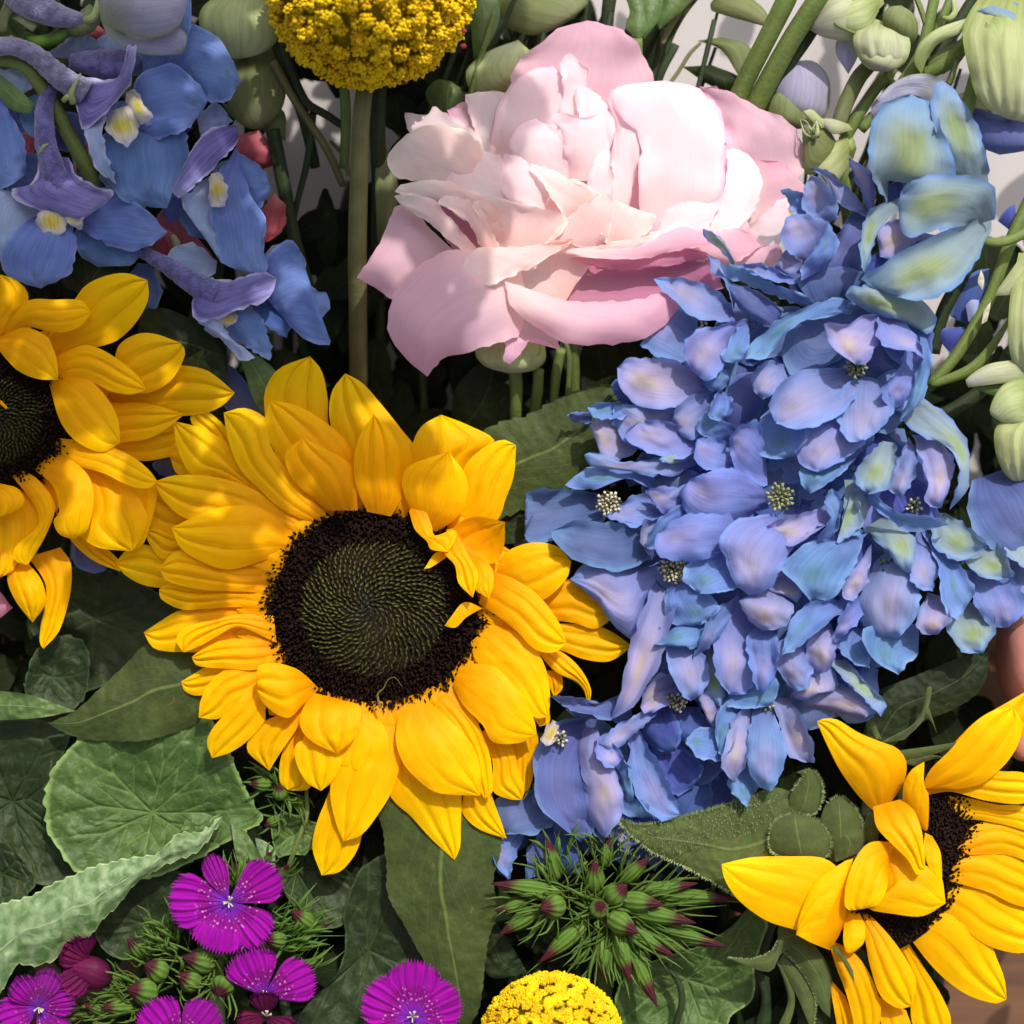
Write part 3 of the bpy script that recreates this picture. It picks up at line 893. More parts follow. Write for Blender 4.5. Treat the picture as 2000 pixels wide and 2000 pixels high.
# green hairy sepals behind this flower head
for d, z, m in (
    ("L 520,1040 430,1000 420,900 460,830 *560,795 680,830 745,920 750,1000 700,1060", (20, 30, 26), 'leafh'),
    ("L 760,1060 700,960 690,860 730,740 *800,700 880,760 925,860 920,980 880,1040", (-4, 6, 4), 'leafh'),
    ("L 780,1060 770,1000 *800,900 900,880 950,920 900,1010", (8, 14, 16), 'leafh'),
    ("L 520,790 540,680 600,600 *565,575 640,555 700,610 712,700 680,790 600,808", (6, 14, 30), 'leafh'),
    ("L 980,1000 930,900 950,800 *1000,780 1010,850 1010,980", (0, 10, 20), 'leafh'),
    ("L 760,1380 600,1400 470,1400 470,1480 430,1540 330,1580 *195,1575 300,1620 430,1650 480,1560 600,1500 780,1520", (-10, 10, 20), 'leafh'),
    ("L 470,1420 580,1440 700,1550 760,1700 *750,1900 700,1850 620,1700 520,1560", (-6, 0, -10), 'leafh'),
    ("L 440,1560 500,1700 520,1820 *440,2000 520,1950 560,1800 520,1640", (-20, -10, -20), 'leafh'),
    ("L 500,1540 600,1650 670,1800 *660,2000 620,1900 560,1760 470,1600", (-14, -6, -16), 'leafh'),
    ("L 340,1640 380,1800 *330,2000 420,1960 430,1800 420,1680", (-40, -30, -40), 'leafd'),
    ("L 560,1600 580,1800 *560,2050 700,2000 740,1850 700,1700", (-40, -40, -50), 'leafd'),
    ("L 750,1510 800,1570 *880,1712 870,1640 800,1520", (40, 56, 60), 'leafh'),
    ("L 1100,460 1250,440 1380,420 *1502,395 1420,440 1300,480 1150,510", (10, 20, 30), 'leafh'),
    ("L 1120,520 1250,480 1350,490 *1430,520 1330,500 1200,540", (6, 14, 26), 'leafh'),
    ("L 1000,420 1180,330 1240,250 *1270,120 1300,110 1260,280 1150,400", (-10, 6, 20), 'leafh'),
    ("L 960,380 1000,420 *940,285 980,300 1030,400", (0, 6, 8), 'leafh'),
    ("L 1240,260 1290,300 *1325,365 1290,250 1270,200", (10, 10, 14), 'leafh'),
):
    petal(d, z, MT[m], sf3, name='sepal', bulge=.2, wr=2, nu=11, nv=18)

# ============================================================ pink lisianthus
li = empty('lisianthus', 1150, 420, -20, 'pale pink ruffled double lisianthus with its right side in bright sun', 'lisianthus')
PK = dict(bulge=.05, wr=.7, ruf=12, rufs=.014, edge=3.0, nu=21, nv=28)
for ln in """
P 740,620 640,400 660,290 700,205 780,145 860,78 *980,42 1080,65 1150,100 1190,135 1225,200 1255,290 1200,420 1100,620; -60 -50 -30; pk; ruf=26; edge=6
P 640,660 585,570 600,440 650,330 740,250 *840,228 890,290 905,400 925,480 860,640; -34 -18 -14; pkl
P 860,480 880,300 868,215 *908,168 950,215 985,245 975,330 970,480; -12 4 12; pkl
P 960,700 945,450 930,325 *965,310 1030,350 1080,420 1097,480 1075,580 1060,700; -6 14 24; pkl
P 780,740 690,620 663,540 700,475 *770,443 850,500 910,570 925,700; 0 18 20; pkl
P 900,700 880,520 830,440 *880,418 960,440 1050,428 1092,470 1075,560 1010,700; 6 24 36; pkl
P 1070,860 1080,600 1090,480 1058,370 *1110,328 1180,420 1197,520 1185,650 1140,850; -20 -6 -6; pkl
P 1210,900 1190,700 1197,520 1120,440 1058,350 1140,305 *1300,288 1440,320 1520,400 1552,540 1542,660 1525,770 1400,880; 2 10 -34; pkl; bulge=.04
P 1420,960 1520,800 1552,650 1558,540 *1610,555 1680,640 1697,730 1660,830 1590,905 1500,980; -10 -4 -40; pkl
P 1540,800 1540,500 1500,380 *1438,312 1560,330 1680,400 1780,440 1852,510 1867,640 1842,690 1700,720; -52 -34 -22; pk; ruf=26; edge=5
P 1580,900 1660,720 1660,620 *1780,620 1872,720 1868,765 1790,790 1690,860; -40 -34 -30; pk
P 1620,920 1740,800 1800,765 *1832,820 1792,900 1772,955 1700,972 1650,950; -30 -20 -16; pkl
P 660,720 420,735 280,702 210,690 163,630 180,570 *240,508 330,468 440,478 520,528 570,600 660,680; 4 24 20; pkc; wr=3
P 560,640 300,540 240,480 *233,420 330,425 350,393 400,425 480,470 540,520 560,600; -18 -10 -6; pkl
P 560,640 500,440 *480,345 560,333 640,338 640,420 600,620; -34 -28 -20; pkl
P 520,520 430,450 *405,410 490,378 530,460; -38 -36 -34; pk
P 660,960 480,860 370,785 280,760 190,750 *215,715 330,695 440,715 560,765 700,880; 20 36 34; pkc; wr=3
P 600,1050 500,1005 420,950 330,870 220,800 *188,762 270,745 350,775 420,855 540,990; 10 36 42; pkc; bulge=.05
P 540,1040 330,1090 250,1140 180,1182 110,1140 *35,1097 60,1060 140,930 200,800 270,820 340,900 450,1000; -12 4 8; pk
P 700,1040 450,985 330,1025 230,1110 165,1220 175,1340 240,1430 *325,1503 390,1430 500,1402 620,1362 700,1330 740,1200; 4 50 30; pk; bulge=.16
P 600,1200 640,1330 635,1430 *660,1453 715,1400 745,1350 790,1350 868,1393 862,1360 780,1270 720,1180; 10 30 26; pk; bulge=-.06
P 640,1110 685,1230 790,1312 900,1367 1060,1373 1200,1356 1300,1290 *1363,1210 1290,1158 1200,1185 1060,1195 900,1190 760,1150; 44 66 40; pk; bulge=.3
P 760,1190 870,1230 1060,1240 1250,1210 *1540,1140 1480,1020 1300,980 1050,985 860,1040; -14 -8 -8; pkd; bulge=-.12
P 880,1215 780,1195 660,1150 640,1060 720,1000 *900,955 1010,990 985,1060 930,1130; 0 16 22; pkc; bulge=-.1
P 930,940 800,958 640,972 510,978 472,1035 *505,1128 570,1132 640,1105 740,1060 840,1000 920,940; 34 58 64; pkc; bulge=.06; wr=3
P 620,1000 560,880 515,795 *600,765 740,800 895,845 870,920 780,980; 22 34 36; pkc; bulge=-.06
P 780,1000 890,860 960,800 *1050,740 1085,790 1080,870 1050,950 960,1000; 22 34 44; pkc
P 560,1000 480,860 370,788 *400,758 520,790 570,880 620,970; 26 38 42; pkc
P 860,860 700,790 620,740 *642,585 720,610 800,700 880,840; 2 16 24; pkl
P 700,800 500,765 400,715 *440,640 540,575 640,605 700,730; 10 20 18; pkl
P 900,870 830,760 *748,628 850,660 920,700 1000,740 1050,790 980,850; 10 24 34; pkc
P 1060,960 1050,880 1090,780 *1140,830 1260,840 1240,900 1150,990; 20 30 30; pkc
P 1200,940 1300,820 1400,780 *1545,748 1500,860 1440,935 1330,960; 4 14 12; pkl
P 850,990 1000,1015 1200,1020 1350,985 *1510,960 1440,905 1360,890 1270,925 1150,975 1000,965; 26 42 26; pk; bulge=.08
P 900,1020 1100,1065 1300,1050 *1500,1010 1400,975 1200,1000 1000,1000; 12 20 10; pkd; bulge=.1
P 1380,1000 1440,930 1530,903 1620,903 *1695,965 1640,1010 1560,1040 1450,1020; 4 12 6; pk
P 1500,1060 1620,985 *1765,963 1782,1010 1762,1062 1660,1060; -14 -6 -8; pk
P 1070,860 980,740 1010,620 *1070,553 1082,650 1085,850; 8 20 22; pkl
P 640,800 760,560 1000,520 *1240,460 1560,560 1640,760 1500,1000; -44 -44 -44; pk; bulge=-.1
P 560,900 660,700 640,640 *900,640 1300,700 1400,900 1200,1080 800,1080; -26 -26 -26; pk; bulge=-.1
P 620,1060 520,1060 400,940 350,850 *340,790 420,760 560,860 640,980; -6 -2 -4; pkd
P 1180,1000 1150,900 *1280,820 1600,820 1640,940 1500,1040; -10 -8 -10; pk
P 940,900 960,820 *1010,770 1060,820 1040,920; 30 40 46; pkc
P 1250,930 1300,900 *1360,850 1420,890 1420,950; 12 22 22; pkl
P 800,800 860,720 *930,690 1000,740 960,820; 10 22 26; pkc
P 960,1000 1050,960 *1290,905 1250,960 1130,1000; 30 40 36; pkc
""".strip().splitlines():
    d, z, m, *rest = [t.strip() for t in ln.split(';')]
    kw = dict(PK)
    for r in rest:
        k, v = r.split('=')
        kw[k] = float(v)
    petal(d, tuple(map(float, z.split())), MT[m], li, **kw)
tube_obj('stem', 'X', [(1120, 560, -70), (1120, 760, -160), (1135, 1000, -330), (1120, 1500, -430)], [18, 12, 11, 11], MT['stem'], li)

# ============================================================ delphiniums
def stamens(name, cx, cy, z, parent, r=24, n=26, dark=False, seed=0, green=False):
    rnd = random.Random(seed)
    so = Soup()
    for k in range(n):
        a = k * 2.4
        q = math.sqrt((k + .5) / n) * r
        x0, y0 = cx + q * .35 * cos(a), cy + q * .35 * sin(a)
        x1, y1, z1 = cx + q * cos(a), cy + q * sin(a), z + rnd.uniform(0, 14)
        V, F, UV = tube([(x0, y0, z - 18), ((x0 + x1) / 2, (y0 + y1) / 2, z - 4), (x1, y1, z1)], [2.2, 2.2, 3.2], n=5, ns=5)
        so.add(V, F, UV)
    o = so.obj(name, MT['bud' if green else 'stam'], parent)
    so = Soup()
    for k in range(n):
        a = k * 2.4 + .3
        q = math.sqrt((k + .5) / n) * r
        x1, y1 = cx + q * cos(a), cy + q * sin(a)
        z1 = z + 8 + rnd.uniform(0, 8)
        if k % 2: continue
        b = rnd.uniform(0, 6.28)
        l = rnd.uniform(2, 3.6)
        V, F, UV = tube([(x1 - l * cos(b), y1 - l * sin(b), z1), (x1, y1, z1 + 2), (x1 + l * cos(b), y1 + l * sin(b), z1)], [1.2, 1.9, 1.2], n=5, ns=5)
        so.add(V, F, UV)
    so.obj('anthers', MT['anth'], o)
    return o


SEP = dict(bulge=.045, wr=4.2, ruf=15, rufs=.022, edge=3.6, nu=15, nv=20)


def sepals(florets, text, name='sepal', grow=1.05):
    cs = [(f, c) for f, c in florets]
    for ln in text.strip().splitlines():
        d, z, m, *rest = [t.strip() for t in ln.split(';')]
        kw = dict(SEP)
        for r in rest:
            k, v = r.split('=')
            kw[k] = float(v)
        A, B = parse(d)
        mx, my = (A[0][0] + B[0][0]) / 2, (A[0][1] + B[0][1]) / 2
        ex = 1.0 if grow is None else grow
        gx, gy = sum(p[0] for p in A + B) / len(A + B), sum(p[1] for p in A + B) / len(A + B)
        A = [(gx + (p[0] - gx) * ex, gy + (p[1] - gy) * ex) for p in A]
        B = [(gx + (p[0] - gx) * ex, gy + (p[1] - gy) * ex) for p in B]
        f = min(cs, key=lambda t: (t[1][0] - mx) ** 2 + (t[1][1] - my) ** 2)[0]
        zz = list(map(float, z.split()))
        if grow != 1.0:
            rr_ = random.Random(int(mx * 7 + my))
            zz[0] -= rr_.uniform(4, 26)
            kw['tilt'] = kw.get('tilt', 0) + rr_.uniform(-16, 16)
            kw['curl'] = rr_.uniform(-14, 26)
        petal((A, B), tuple(zz), MT[m], f, name=name, **kw)


de = empty('delphinium', 1560, 950, -10, 'big spike of blue and lilac double delphinium florets filling the right side', 'delphinium', 'blue delphiniums')
fl = []
for i, (reg, x, y, z, r, n, gr) in enumerate([('V', 1310, 1290, 22, 26, 34, 0), ('V', 1800, 1790, 36, 30, 40, 0), ('S', 1030, 195, 62, 30, 30, 1),
                                             ('Q', 1300, 1010, 62, 24, 22, 1), ('F', 1240, 1300, 30, 16, 14, 1), ('F', 1380, 1000, 24, 18, 12, 0),
                                             ('S', 480, 1310, 10, 18, 14, 0), ('Q', 1100, 420, 30, 14, 10, 0), ('Q', 480, 760, 40, 12, 8, 0), ('S', 960, 1310, 2, 16, 10, 0),
                                             ('F', 1600, 1300, 4, 14, 8, 0), ('C', 1230, 960, 50, 10, 8, 0)]):
    x, y = px(reg, x, y)
    fl.append((stamens('floret', x, y, z, de, r, n, seed=i, green=gr), (x, y)))
sepals(fl, """
Q 640,480 590,400 500,330 *480,270 540,290 590,340 645,430; 60 84 90; g
Q 640,700 600,560 530,500 *503,410 570,450 625,560 650,640; 40 60 72; b
Q 640,770 440,750 360,680 270,600 *222,543 380,540 500,580 600,650 640,720; 30 58 64; bl
Q 1050,700 900,640 750,580 620,530 *580,465 700,480 850,560 960,600 1070,660; 45 66 74; bt; bulge=-.12
Q 860,810 720,730 640,650 *608,558 740,590 900,700 880,740; 40 54 58; bs
Q 970,560 850,550 700,490 *650,465 780,455 880,490 960,530; 50 70 74; b
Q 1040,450 940,380 905,300 *930,210 1010,193 1130,230 1165,280 1110,380; 60 84 90; bl; bulge=-.1
Q 1010,540 1015,460 1080,370 *1150,245 1190,310 1192,400 1130,480; 68 92 96; bt
Q 1130,240 1030,170 1022,60 *1060,-20 1130,10 1180,100 1205,200; 55 74 76; bl
Q 1030,210 960,160 930,100 *898,62 985,65 1035,110; 50 62 66; bt
Q 1020,560 880,490 895,420 *930,382 1000,440 1040,500; 35 50 56; bl
Q 1040,660 950,540 1050,450 1200,300 *1300,130 1370,250 1340,500 1290,660; 14 22 20; bs
Q 1100,720 1000,560 1050,500 *1250,470 1400,560 1350,700; 20 34 30; bs
C 1100,1170 930,1090 860,960 *776,903 900,940 1020,1050; 40 54 54; bl
C 1090,1160 1050,1030 1010,930 *983,848 1060,900 1115,980 1130,1150; 48 66 60; bl
C 1200,1090 1110,900 1115,700 1180,570 *1320,518 1420,560 1480,700 1550,940 1400,1000 1290,960 1250,850 1215,790; 60 118 108; g; bulge=.1
C 1590,1000 1480,750 1440,560 1480,450 *1560,490 1650,630 1705,760 1735,960 1690,1010; 60 106 84; g
C 1180,1090 1150,850 *1210,745 1265,850 1290,1040; 46 50 50; bd
C 1500,640 1400,560 1200,560 1120,650 *1120,560 1250,440 1370,405 1490,440 1540,560; 16 40 30; lv
C 1760,1180 1740,1000 1500,945 1300,1000 *1262,1110 1275,1230 1330,1275 1450,1240 1650,1210; 64 124 128; g; bulge=.1
C 1260,1070 1100,1140 1060,1250 1050,1380 *1080,1485 1115,1350 1170,1220 1270,1130; 60 96 92; g
C 1740,1160 1500,1260 1300,1340 1130,1460 1070,1500 *1200,1575 1350,1612 1500,1575 1620,1480 1740,1250; 54 108 84; g
C 1400,1260 1250,1190 1150,1250 *1160,1380 1230,1395 1350,1310 1450,1270; 72 88 90; bp
C 1250,1280 1100,1400 *1080,1500 1200,1480 1400,1300; 56 66 66; bd
C 1200,1520 1000,1560 *980,1600 1100,1680 1300,1740 1420,1800 1450,1700 1350,1600; 50 82 70; g
Q 1360,700 1200,645 1050,685 900,755 770,860 *718,962 830,955 950,810 1100,750 1320,720; 54 90 92; bt
Q 1270,930 1100,1020 960,1045 915,930 955,790 *1040,725 1200,688 1390,700 1340,830; 28 48 60; bs; bulge=-.1
Q 1430,730 1330,740 1250,785 1145,785 1180,900 *1300,992 1375,980 1415,880 1450,800; 62 98 98; bp
Q 1430,740 1420,860 1500,905 1600,925 *1662,965 1650,880 1560,780 1480,720; 60 92 88; bl
Q 1640,830 1640,1000 1590,1180 *1535,1295 1640,1210 1692,1080 1705,950 1680,870; 60 98 82; bt
Q 1570,920 1530,1020 1450,1120 1455,1190 *1510,1228 1575,1190 1630,1100 1650,980; 44 68 62; b
Q 1280,1030 1100,1025 970,1050 880,1130 843,1220 *880,1312 1000,1342 1140,1302 1230,1240 1320,1130; 42 84 88; bl
Q 1340,1070 1230,1140 1212,1300 1260,1405 *1350,1402 1440,1332 1505,1230 1460,1130 1400,1080; 40 74 78; bl
Q 1230,1240 1050,1340 983,1440 1010,1535 *1100,1572 1250,1500 1340,1400 1260,1290; 34 68 68; bl
Q 1390,1340 1250,1480 1100,1570 1000,1560 1020,1650 *1060,1690 1180,1620 1300,1500 1390,1420; 24 50 52; bt
Q 900,1180 800,1290 743,1440 850,1502 *960,1492 1040,1370 960,1250; 24 46 52; bt
Q 980,1030 830,978 755,1040 747,1120 *800,1184 880,1140 980,1080; 24 54 54; bl
Q 710,760 560,790 430,830 378,920 *420,1022 500,1075 580,1005 630,880 710,790; 40 76 82; bl; bulge=.2
Q 710,765 650,830 600,920 575,980 *690,982 718,920 725,820; 44 78 72; bt
Q 470,1010 300,975 155,890 *250,800 340,690 430,740 450,850 430,940; 14 34 34; b
Q 510,1150 380,1215 250,1235 120,1205 40,1120 *25,1020 90,973 250,968 400,1010 500,1080; 18 48 54; bp; bulge=.1
Q 530,1145 400,1180 330,1250 *315,1320 380,1392 450,1385 520,1260; 30 50 50; bl
Q 560,1140 505,1270 *580,1304 632,1240 625,1160; 40 60 60; bt
Q 470,1060 500,1000 *600,1030 620,1080 560,1140 480,1120; 40 60 58; bt
Q 620,1430 520,1400 445,1340 *490,1262 580,1300 670,1350; 30 60 56; bt
Q 820,1640 690,1620 640,1530 *622,1400 680,1330 780,1318 810,1450; 34 66 66; b
Q 660,1600 500,1565 435,1490 *450,1405 550,1400 650,1440; 30 52 48; b
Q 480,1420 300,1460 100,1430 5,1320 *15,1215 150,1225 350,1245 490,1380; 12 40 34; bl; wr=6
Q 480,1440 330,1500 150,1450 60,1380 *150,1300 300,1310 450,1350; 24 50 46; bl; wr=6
V 1500,590 1380,645 1220,642 *1155,560 1280,525 1450,530; 24 44 46; bt; wr=5
V 1180,680 1050,680 *998,620 1050,600 1180,600; 0 10 8; bs
V 1500,560 1400,540 *1330,400 1370,350 1450,420 1520,520; -6 4 0; bd
V 1520,700 1500,900 1300,975 1230,850 *1170,700 1250,630 1420,630; 8 28 26; bp
V 1940,840 1700,930 1400,970 1200,895 *1140,925 1180,1000 1350,1030 1500,1052 1780,1078 1940,1000; 24 48 46; bl; wr=4
V 1940,890 1850,895 *1695,955 1800,990 1940,955; 44 56 60; g
V 1640,1200 1450,1100 1200,1180 1005,1155 *1150,1020 1400,1005 1600,1070 1740,1200; 4 24 24; bt
V 1720,1370 1550,1455 1400,1425 *1285,1385 1450,1260 1600,1215 1740,1300; 8 24 28; b
V 1700,1640 1400,1785 1100,1725 900,1565 *895,1500 1050,1428 1300,1440 1500,1448 1640,1600; 4 32 40; bs; bulge=.08
V 1950,1100 1800,1180 *1590,1200 1700,1330 1850,1300; 26 44 44; bl
S 380,600 300,770 250,950 150,900 50,760 *-90,640 0,560 150,570 370,570; 0 24 24; bl; bulge=.08;fold=3;nfold=4
V 1260,1290 1250,1420 900,1545 690,1562 *755,1350 700,1210 950,1180 1230,1220; -20 -12 -16; bs
S 480,660 410,1000 350,1140 250,1300 *125,1380 180,1200 220,1000 290,830 350,660; 8 40 16; bp
S 390,900 440,1120 500,1255 *550,1287 625,1230 645,1120 600,1030 500,900; 18 44 32; bl; bulge=.16
S 700,860 560,868 470,900 *360,988 480,1005 570,1005 640,960; 40 64 64; bt; bulge=.2
S 430,660 415,800 480,880 *600,882 700,800 640,720 520,660; 40 64 58; bt
S 770,750 660,830 610,950 *565,1065 650,1005 720,920 780,820; 44 62 56; b
S 760,490 620,510 530,570 518,640 *600,712 720,705 810,680 800,590; 48 74 74; bt
S 780,480 600,532 480,535 365,485 *378,390 480,315 600,288 760,305 800,420; 44 84 86; b; bulge=.1
S 1000,300 800,330 720,420 740,520 790,650 *870,722 960,692 1035,580 1092,450 1040,360; 60 100 84; bl; bulge=.18
S 560,210 400,300 335,380 *308,462 360,475 430,400 540,300; 38 58 56; bt
S 390,320 300,330 277,420 *340,532 372,450; 34 42 40; bp
S 960,250 700,332 560,292 497,180 *560,98 700,48 820,60 930,150; 40 68 72; b; bulge=.1
S 530,230 400,272 *308,160 400,143 520,150; 30 50 48; bl
S 1330,290 1200,400 1090,452 940,405 *925,370 1050,310 1250,265; 54 74 72; bp
S 1300,460 1350,330 1365,230 *1310,155 1270,220 1300,300 1230,440; 62 76 72; bt
S 1330,300 1100,450 *1130,470 1250,440 1330,400; 50 56 54; bd
S 1490,400 1410,600 1335,722 *1200,752 1130,665 1045,570 1180,450 1350,430; 48 80 68; bt
S 1070,570 975,690 1050,722 *1120,762 1155,700 1120,600; 38 54 52; bp
S 980,680 870,725 818,760 860,850 *940,912 1040,892 1105,800 1040,730; 40 78 78; bp; bulge=.2
S 800,740 700,850 678,1000 690,1150 *760,1252 850,1243 884,1150 875,1000 880,820; 12 40 34; bl; bulge=.16
S 950,890 855,960 870,1100 900,1220 *940,1252 1005,1150 1018,1000 990,890; 24 54 48; b; bulge=.18
S 1390,750 1200,768 1095,850 *1045,1042 1130,1005 1250,905 1390,800; 48 74 70; bt
S 1200,930 1050,955 995,1050 1060,1185 *1120,1240 1185,1205 1210,1080; 24 50 42; bl; bulge=.18
S 1290,860 1190,960 1176,1080 *1240,1148 1312,1110 1325,1000 1310,900; 34 60 52; bp; bulge=.2
S 1270,1090 1130,1200 1105,1265 *1170,1293 1250,1250 1338,1230 1315,1110; 20 44 42; bp; wr=4
S 1510,690 1400,780 1340,880 *1298,985 1400,920 1480,830 1530,720; 34 54 46; b
S 1520,460 1420,600 1362,715 *1430,752 1502,650 1520,540; 54 74 66; bp
S 1380,110 1375,380 *1470,395 1455,250 1430,110; 52 62 58; g
F 1370,1150 1180,1300 1105,1500 1175,1635 *1300,1655 1385,1550 1405,1400 1400,1200; 18 50 44; bl; bulge=.18
F 1400,1590 1140,1620 1175,1765 *1300,1845 1395,1740; 8 34 30; bt
F 1450,1440 1390,1560 1418,1635 *1490,1645 1555,1580 1545,1470; 22 52 46; bp; bulge=.2
F 1410,1110 1500,1300 1520,1480 1590,1565 *1640,1480 1683,1420 1610,1310 1500,1180; 18 46 40; bt
F 1130,1120 1250,1230 1315,1320 *1362,1335 1385,1200 1340,1110 1230,1060; 44 74 72; g
F 1400,1130 1345,1300 1400,1405 *1472,1425 1494,1300 1450,1180; 28 48 46; bl
F 1320,540 1370,620 1560,720 1600,850 *1555,1005 1645,900 1643,700 1565,570 1450,480 1380,470; 58 96 74; g
F 1220,680 1105,800 1095,880 *1150,935 1250,905 1285,800 1280,690; 54 84 84; g
F 1350,660 1285,800 1245,900 *1320,955 1385,850 1395,740; 46 68 68; bl
F 1370,650 1415,760 1450,900 1435,980 *1510,1005 1555,900 1575,780 1500,660; 48 74 64; bp; bulge=.2
F 1150,900 1230,1010 1290,1085 *1400,1115 1490,1050 1460,890 1330,840; 20 18 24; bd; bulge=-.1
F 1080,860 1150,980 1280,1085 1380,1130 *1545,1090 1460,1050 1300,1030 1200,960 1130,860; 54 76 66; bt
F 1470,1040 1490,1200 1620,1272 *1755,1200 1650,1105 1540,1040; 18 44 40; g
F 1120,1100 1000,1180 *1010,1120 1060,950 1100,900 1150,1000; 44 62 60; g
F 1680,880 1660,1050 1750,1190 1850,1225 *2040,1220 2040,880 1850,820; 6 34 24; bs
F 1650,1190 1645,1290 1750,1365 *1875,1355 1850,1260 1780,1170; 22 40 38; g
F 1650,1330 1655,1420 1750,1585 *1850,1605 1935,1520 1900,1400 1800,1320; 12 34 28; b
F 1540,1480 1545,1600 1620,1725 *1720,1735 1785,1620 1760,1500; 2 20 20; g
F 1830,1180 1835,1240 *1995,1350 2040,1200 1950,1150; 28 42 40; g
F 1840,1250 1875,1400 *1950,1545 2060,1400 2060,1250; 8 24 22; b
S 880,1300 745,1310 685,1400 *698,1565 740,1585 860,1400; 2 24 24; bt
S 890,1310 780,1400 738,1550 718,1650 *790,1728 845,1620 865,1500 900,1380; 12 42 38; bp; bulge=.2
S 890,1310 868,1450 850,1600 900,1725 *980,1773 1042,1660 1055,1520 1005,1400 970,1310; 18 48 42; b; bulge=.18
S 970,1260 1030,1400 1070,1565 1130,1614 *1212,1622 1203,1520 1160,1400 1080,1290; 8 32 22; bp
S 1000,1210 1130,1312 1300,1342 *1480,1383 1535,1340 1450,1258 1320,1190; 4 24 18; bp
S 1290,1080 1400,1200 1500,1300 *1570,1375 1595,1300 1480,1180 1390,1080; 14 34 28; g
S 720,1220 725,1312 900,1334 *985,1312 1010,1240 1000,1160 880,1200; 14 34 34; bt
S 740,1620 760,1765 *850,1865 902,1770 880,1660; 8 24 22; bt
S 720,1620 600,1602 560,1560 *525,1522 570,1448 650,1443 730,1490; 8 24 24; bt
S 1390,870 1330,980 1420,1085 *1512,1115 1510,940; 8 24 22; bt
S 690,1240 600,1270 *640,1402 672,1422 720,1340; 4 20 18; bp
S 640,980 620,1200 640,1260 *700,1320 730,1240 700,1080; 6 16 14; g
S 470,1140 350,1170 300,1250 *280,1330 350,1320 440,1260; -6 8 6; bp
M 540,480 480,430 *430,385 560,395 640,420 700,500; -4 18 16; bs; wr=5
""")
# inner florets hidden between the traced ones keep the head dense from the side
rnd = random.Random(31)
for k in range(190):
    t = rnd.random()
    cx = 1250 + 560 * rnd.random() * (1 - .25 * t) + 40 * t
    cy = 640 + 720 * t
    if cx < 1330 - 120 * t and t < .3: cx += 150
    a = rnd.uniform(0, 2 * pi)
    L, w = rnd.uniform(90, 150), rnd.uniform(30, 48)
    c, s_ = cos(a), sin(a)
    def pt(r, o): return (cx + c * r - s_ * o, cy + s_ * r + c * o)
    A = [pt(-L / 2, -w * .3), pt(0, -w), pt(L * .35, -w * .8), pt(L / 2, 0)]
    B = [pt(-L / 2, w * .3), pt(0, w), pt(L * .35, w * .8), pt(L / 2, 0)]
    z = rnd.uniform(-80, -12)
    f = min(fl, key=lambda t_: (t_[1][0] - cx) ** 2 + (t_[1][1] - cy) ** 2)[0]
    petal((A, B), (z, z + 16, z + rnd.uniform(-10, 20)), MT[rnd.choice(['bs', 'bd', 'bs', 'b'])], f, name='sepal', **{**SEP, 'nu': 9, 'nv': 12})  # darker blues put crevice shade into the filler sepals
tube_obj('stem', 'X', [(1480, 1500, -60), (1560, 1100, -90), (1720, 600, -60), (1860, 300, 0), (1930, 60, 30)], [12, 20, 20, 16, 12], MT['stem'], de)

de2 = empty('delphinium', 1110, 1500, -30, 'shaded cluster of blue delphinium florets below the big blue spike', 'delphinium', 'blue delphiniums')
fl2 = []
for i, (reg, x, y, z, r, n) in enumerate([('M', 470, 585, 0, 16, 12), ('M', 1010, 410, 10, 18, 14), ('M', 700, 620, 0, 10, 6)]):
    x, y = px(reg, x, y)
    fl2.append((stamens('floret', x, y, z, de2, r, n, seed=50 + i), (x, y)))
sepals(fl2, """
M 580,500 420,540 350,700 375,900 440,960 *560,1062 625,1000 600,800 600,600; -24 -4 -14; bs
M 600,540 550,640 590,800 600,940 *680,1042 745,960 758,830 700,680 650,560; -2 28 20; bp; bulge=.14
M 640,590 635,650 680,712 *722,722 757,680 742,630 690,560; 16 40 40; bl
M 690,680 740,760 780,885 *812,880 812,760 760,660; 6 24 20; bt
M 800,560 800,750 860,900 940,962 *1033,937 985,800 915,680 850,560; -4 16 8; b
M 740,850 790,950 *892,952 872,890 790,860; 6 22 22; bt
M 860,430 865,580 950,643 *1012,642 1035,540 990,440; -20 -12 -14; bd
M 870,600 890,750 1000,852 *1105,800 1135,700 1000,600; -40 -34 -36; bd
M 920,430 750,515 *655,605 720,642 840,545 920,470; 10 26 24; bl
M 460,820 190,860 160,950 *215,1032 350,1032 450,970; -40 -36 -40; bs
M 560,820 440,860 400,960 *540,1062 625,1010 590,850; -24 -18 -24; bs
M 760,950 735,1060 *782,1122 815,1040 810,970; -12 -4 -8; bl
M 280,960 190,1030 155,1150 *225,1245 260,1130 310,1030; -50 -44 -50; b
M 760,520 640,480 500,440 *430,388 560,398 640,420 770,380 800,480; -6 14 12; bs; wr=5
M 1020,400 880,465 *848,430 950,338 1030,330; 2 14 12; bp
M 980,440 1000,560 *1130,640 1180,540 1120,440; -24 -18 -20; bd
M 600,900 620,1020 *700,1100 740,1000 700,900; -26 -20 -24; bs
M 430,500 380,580 *400,620 440,600 470,520; 0 10 12; ly
""")
rnd = random.Random(77)
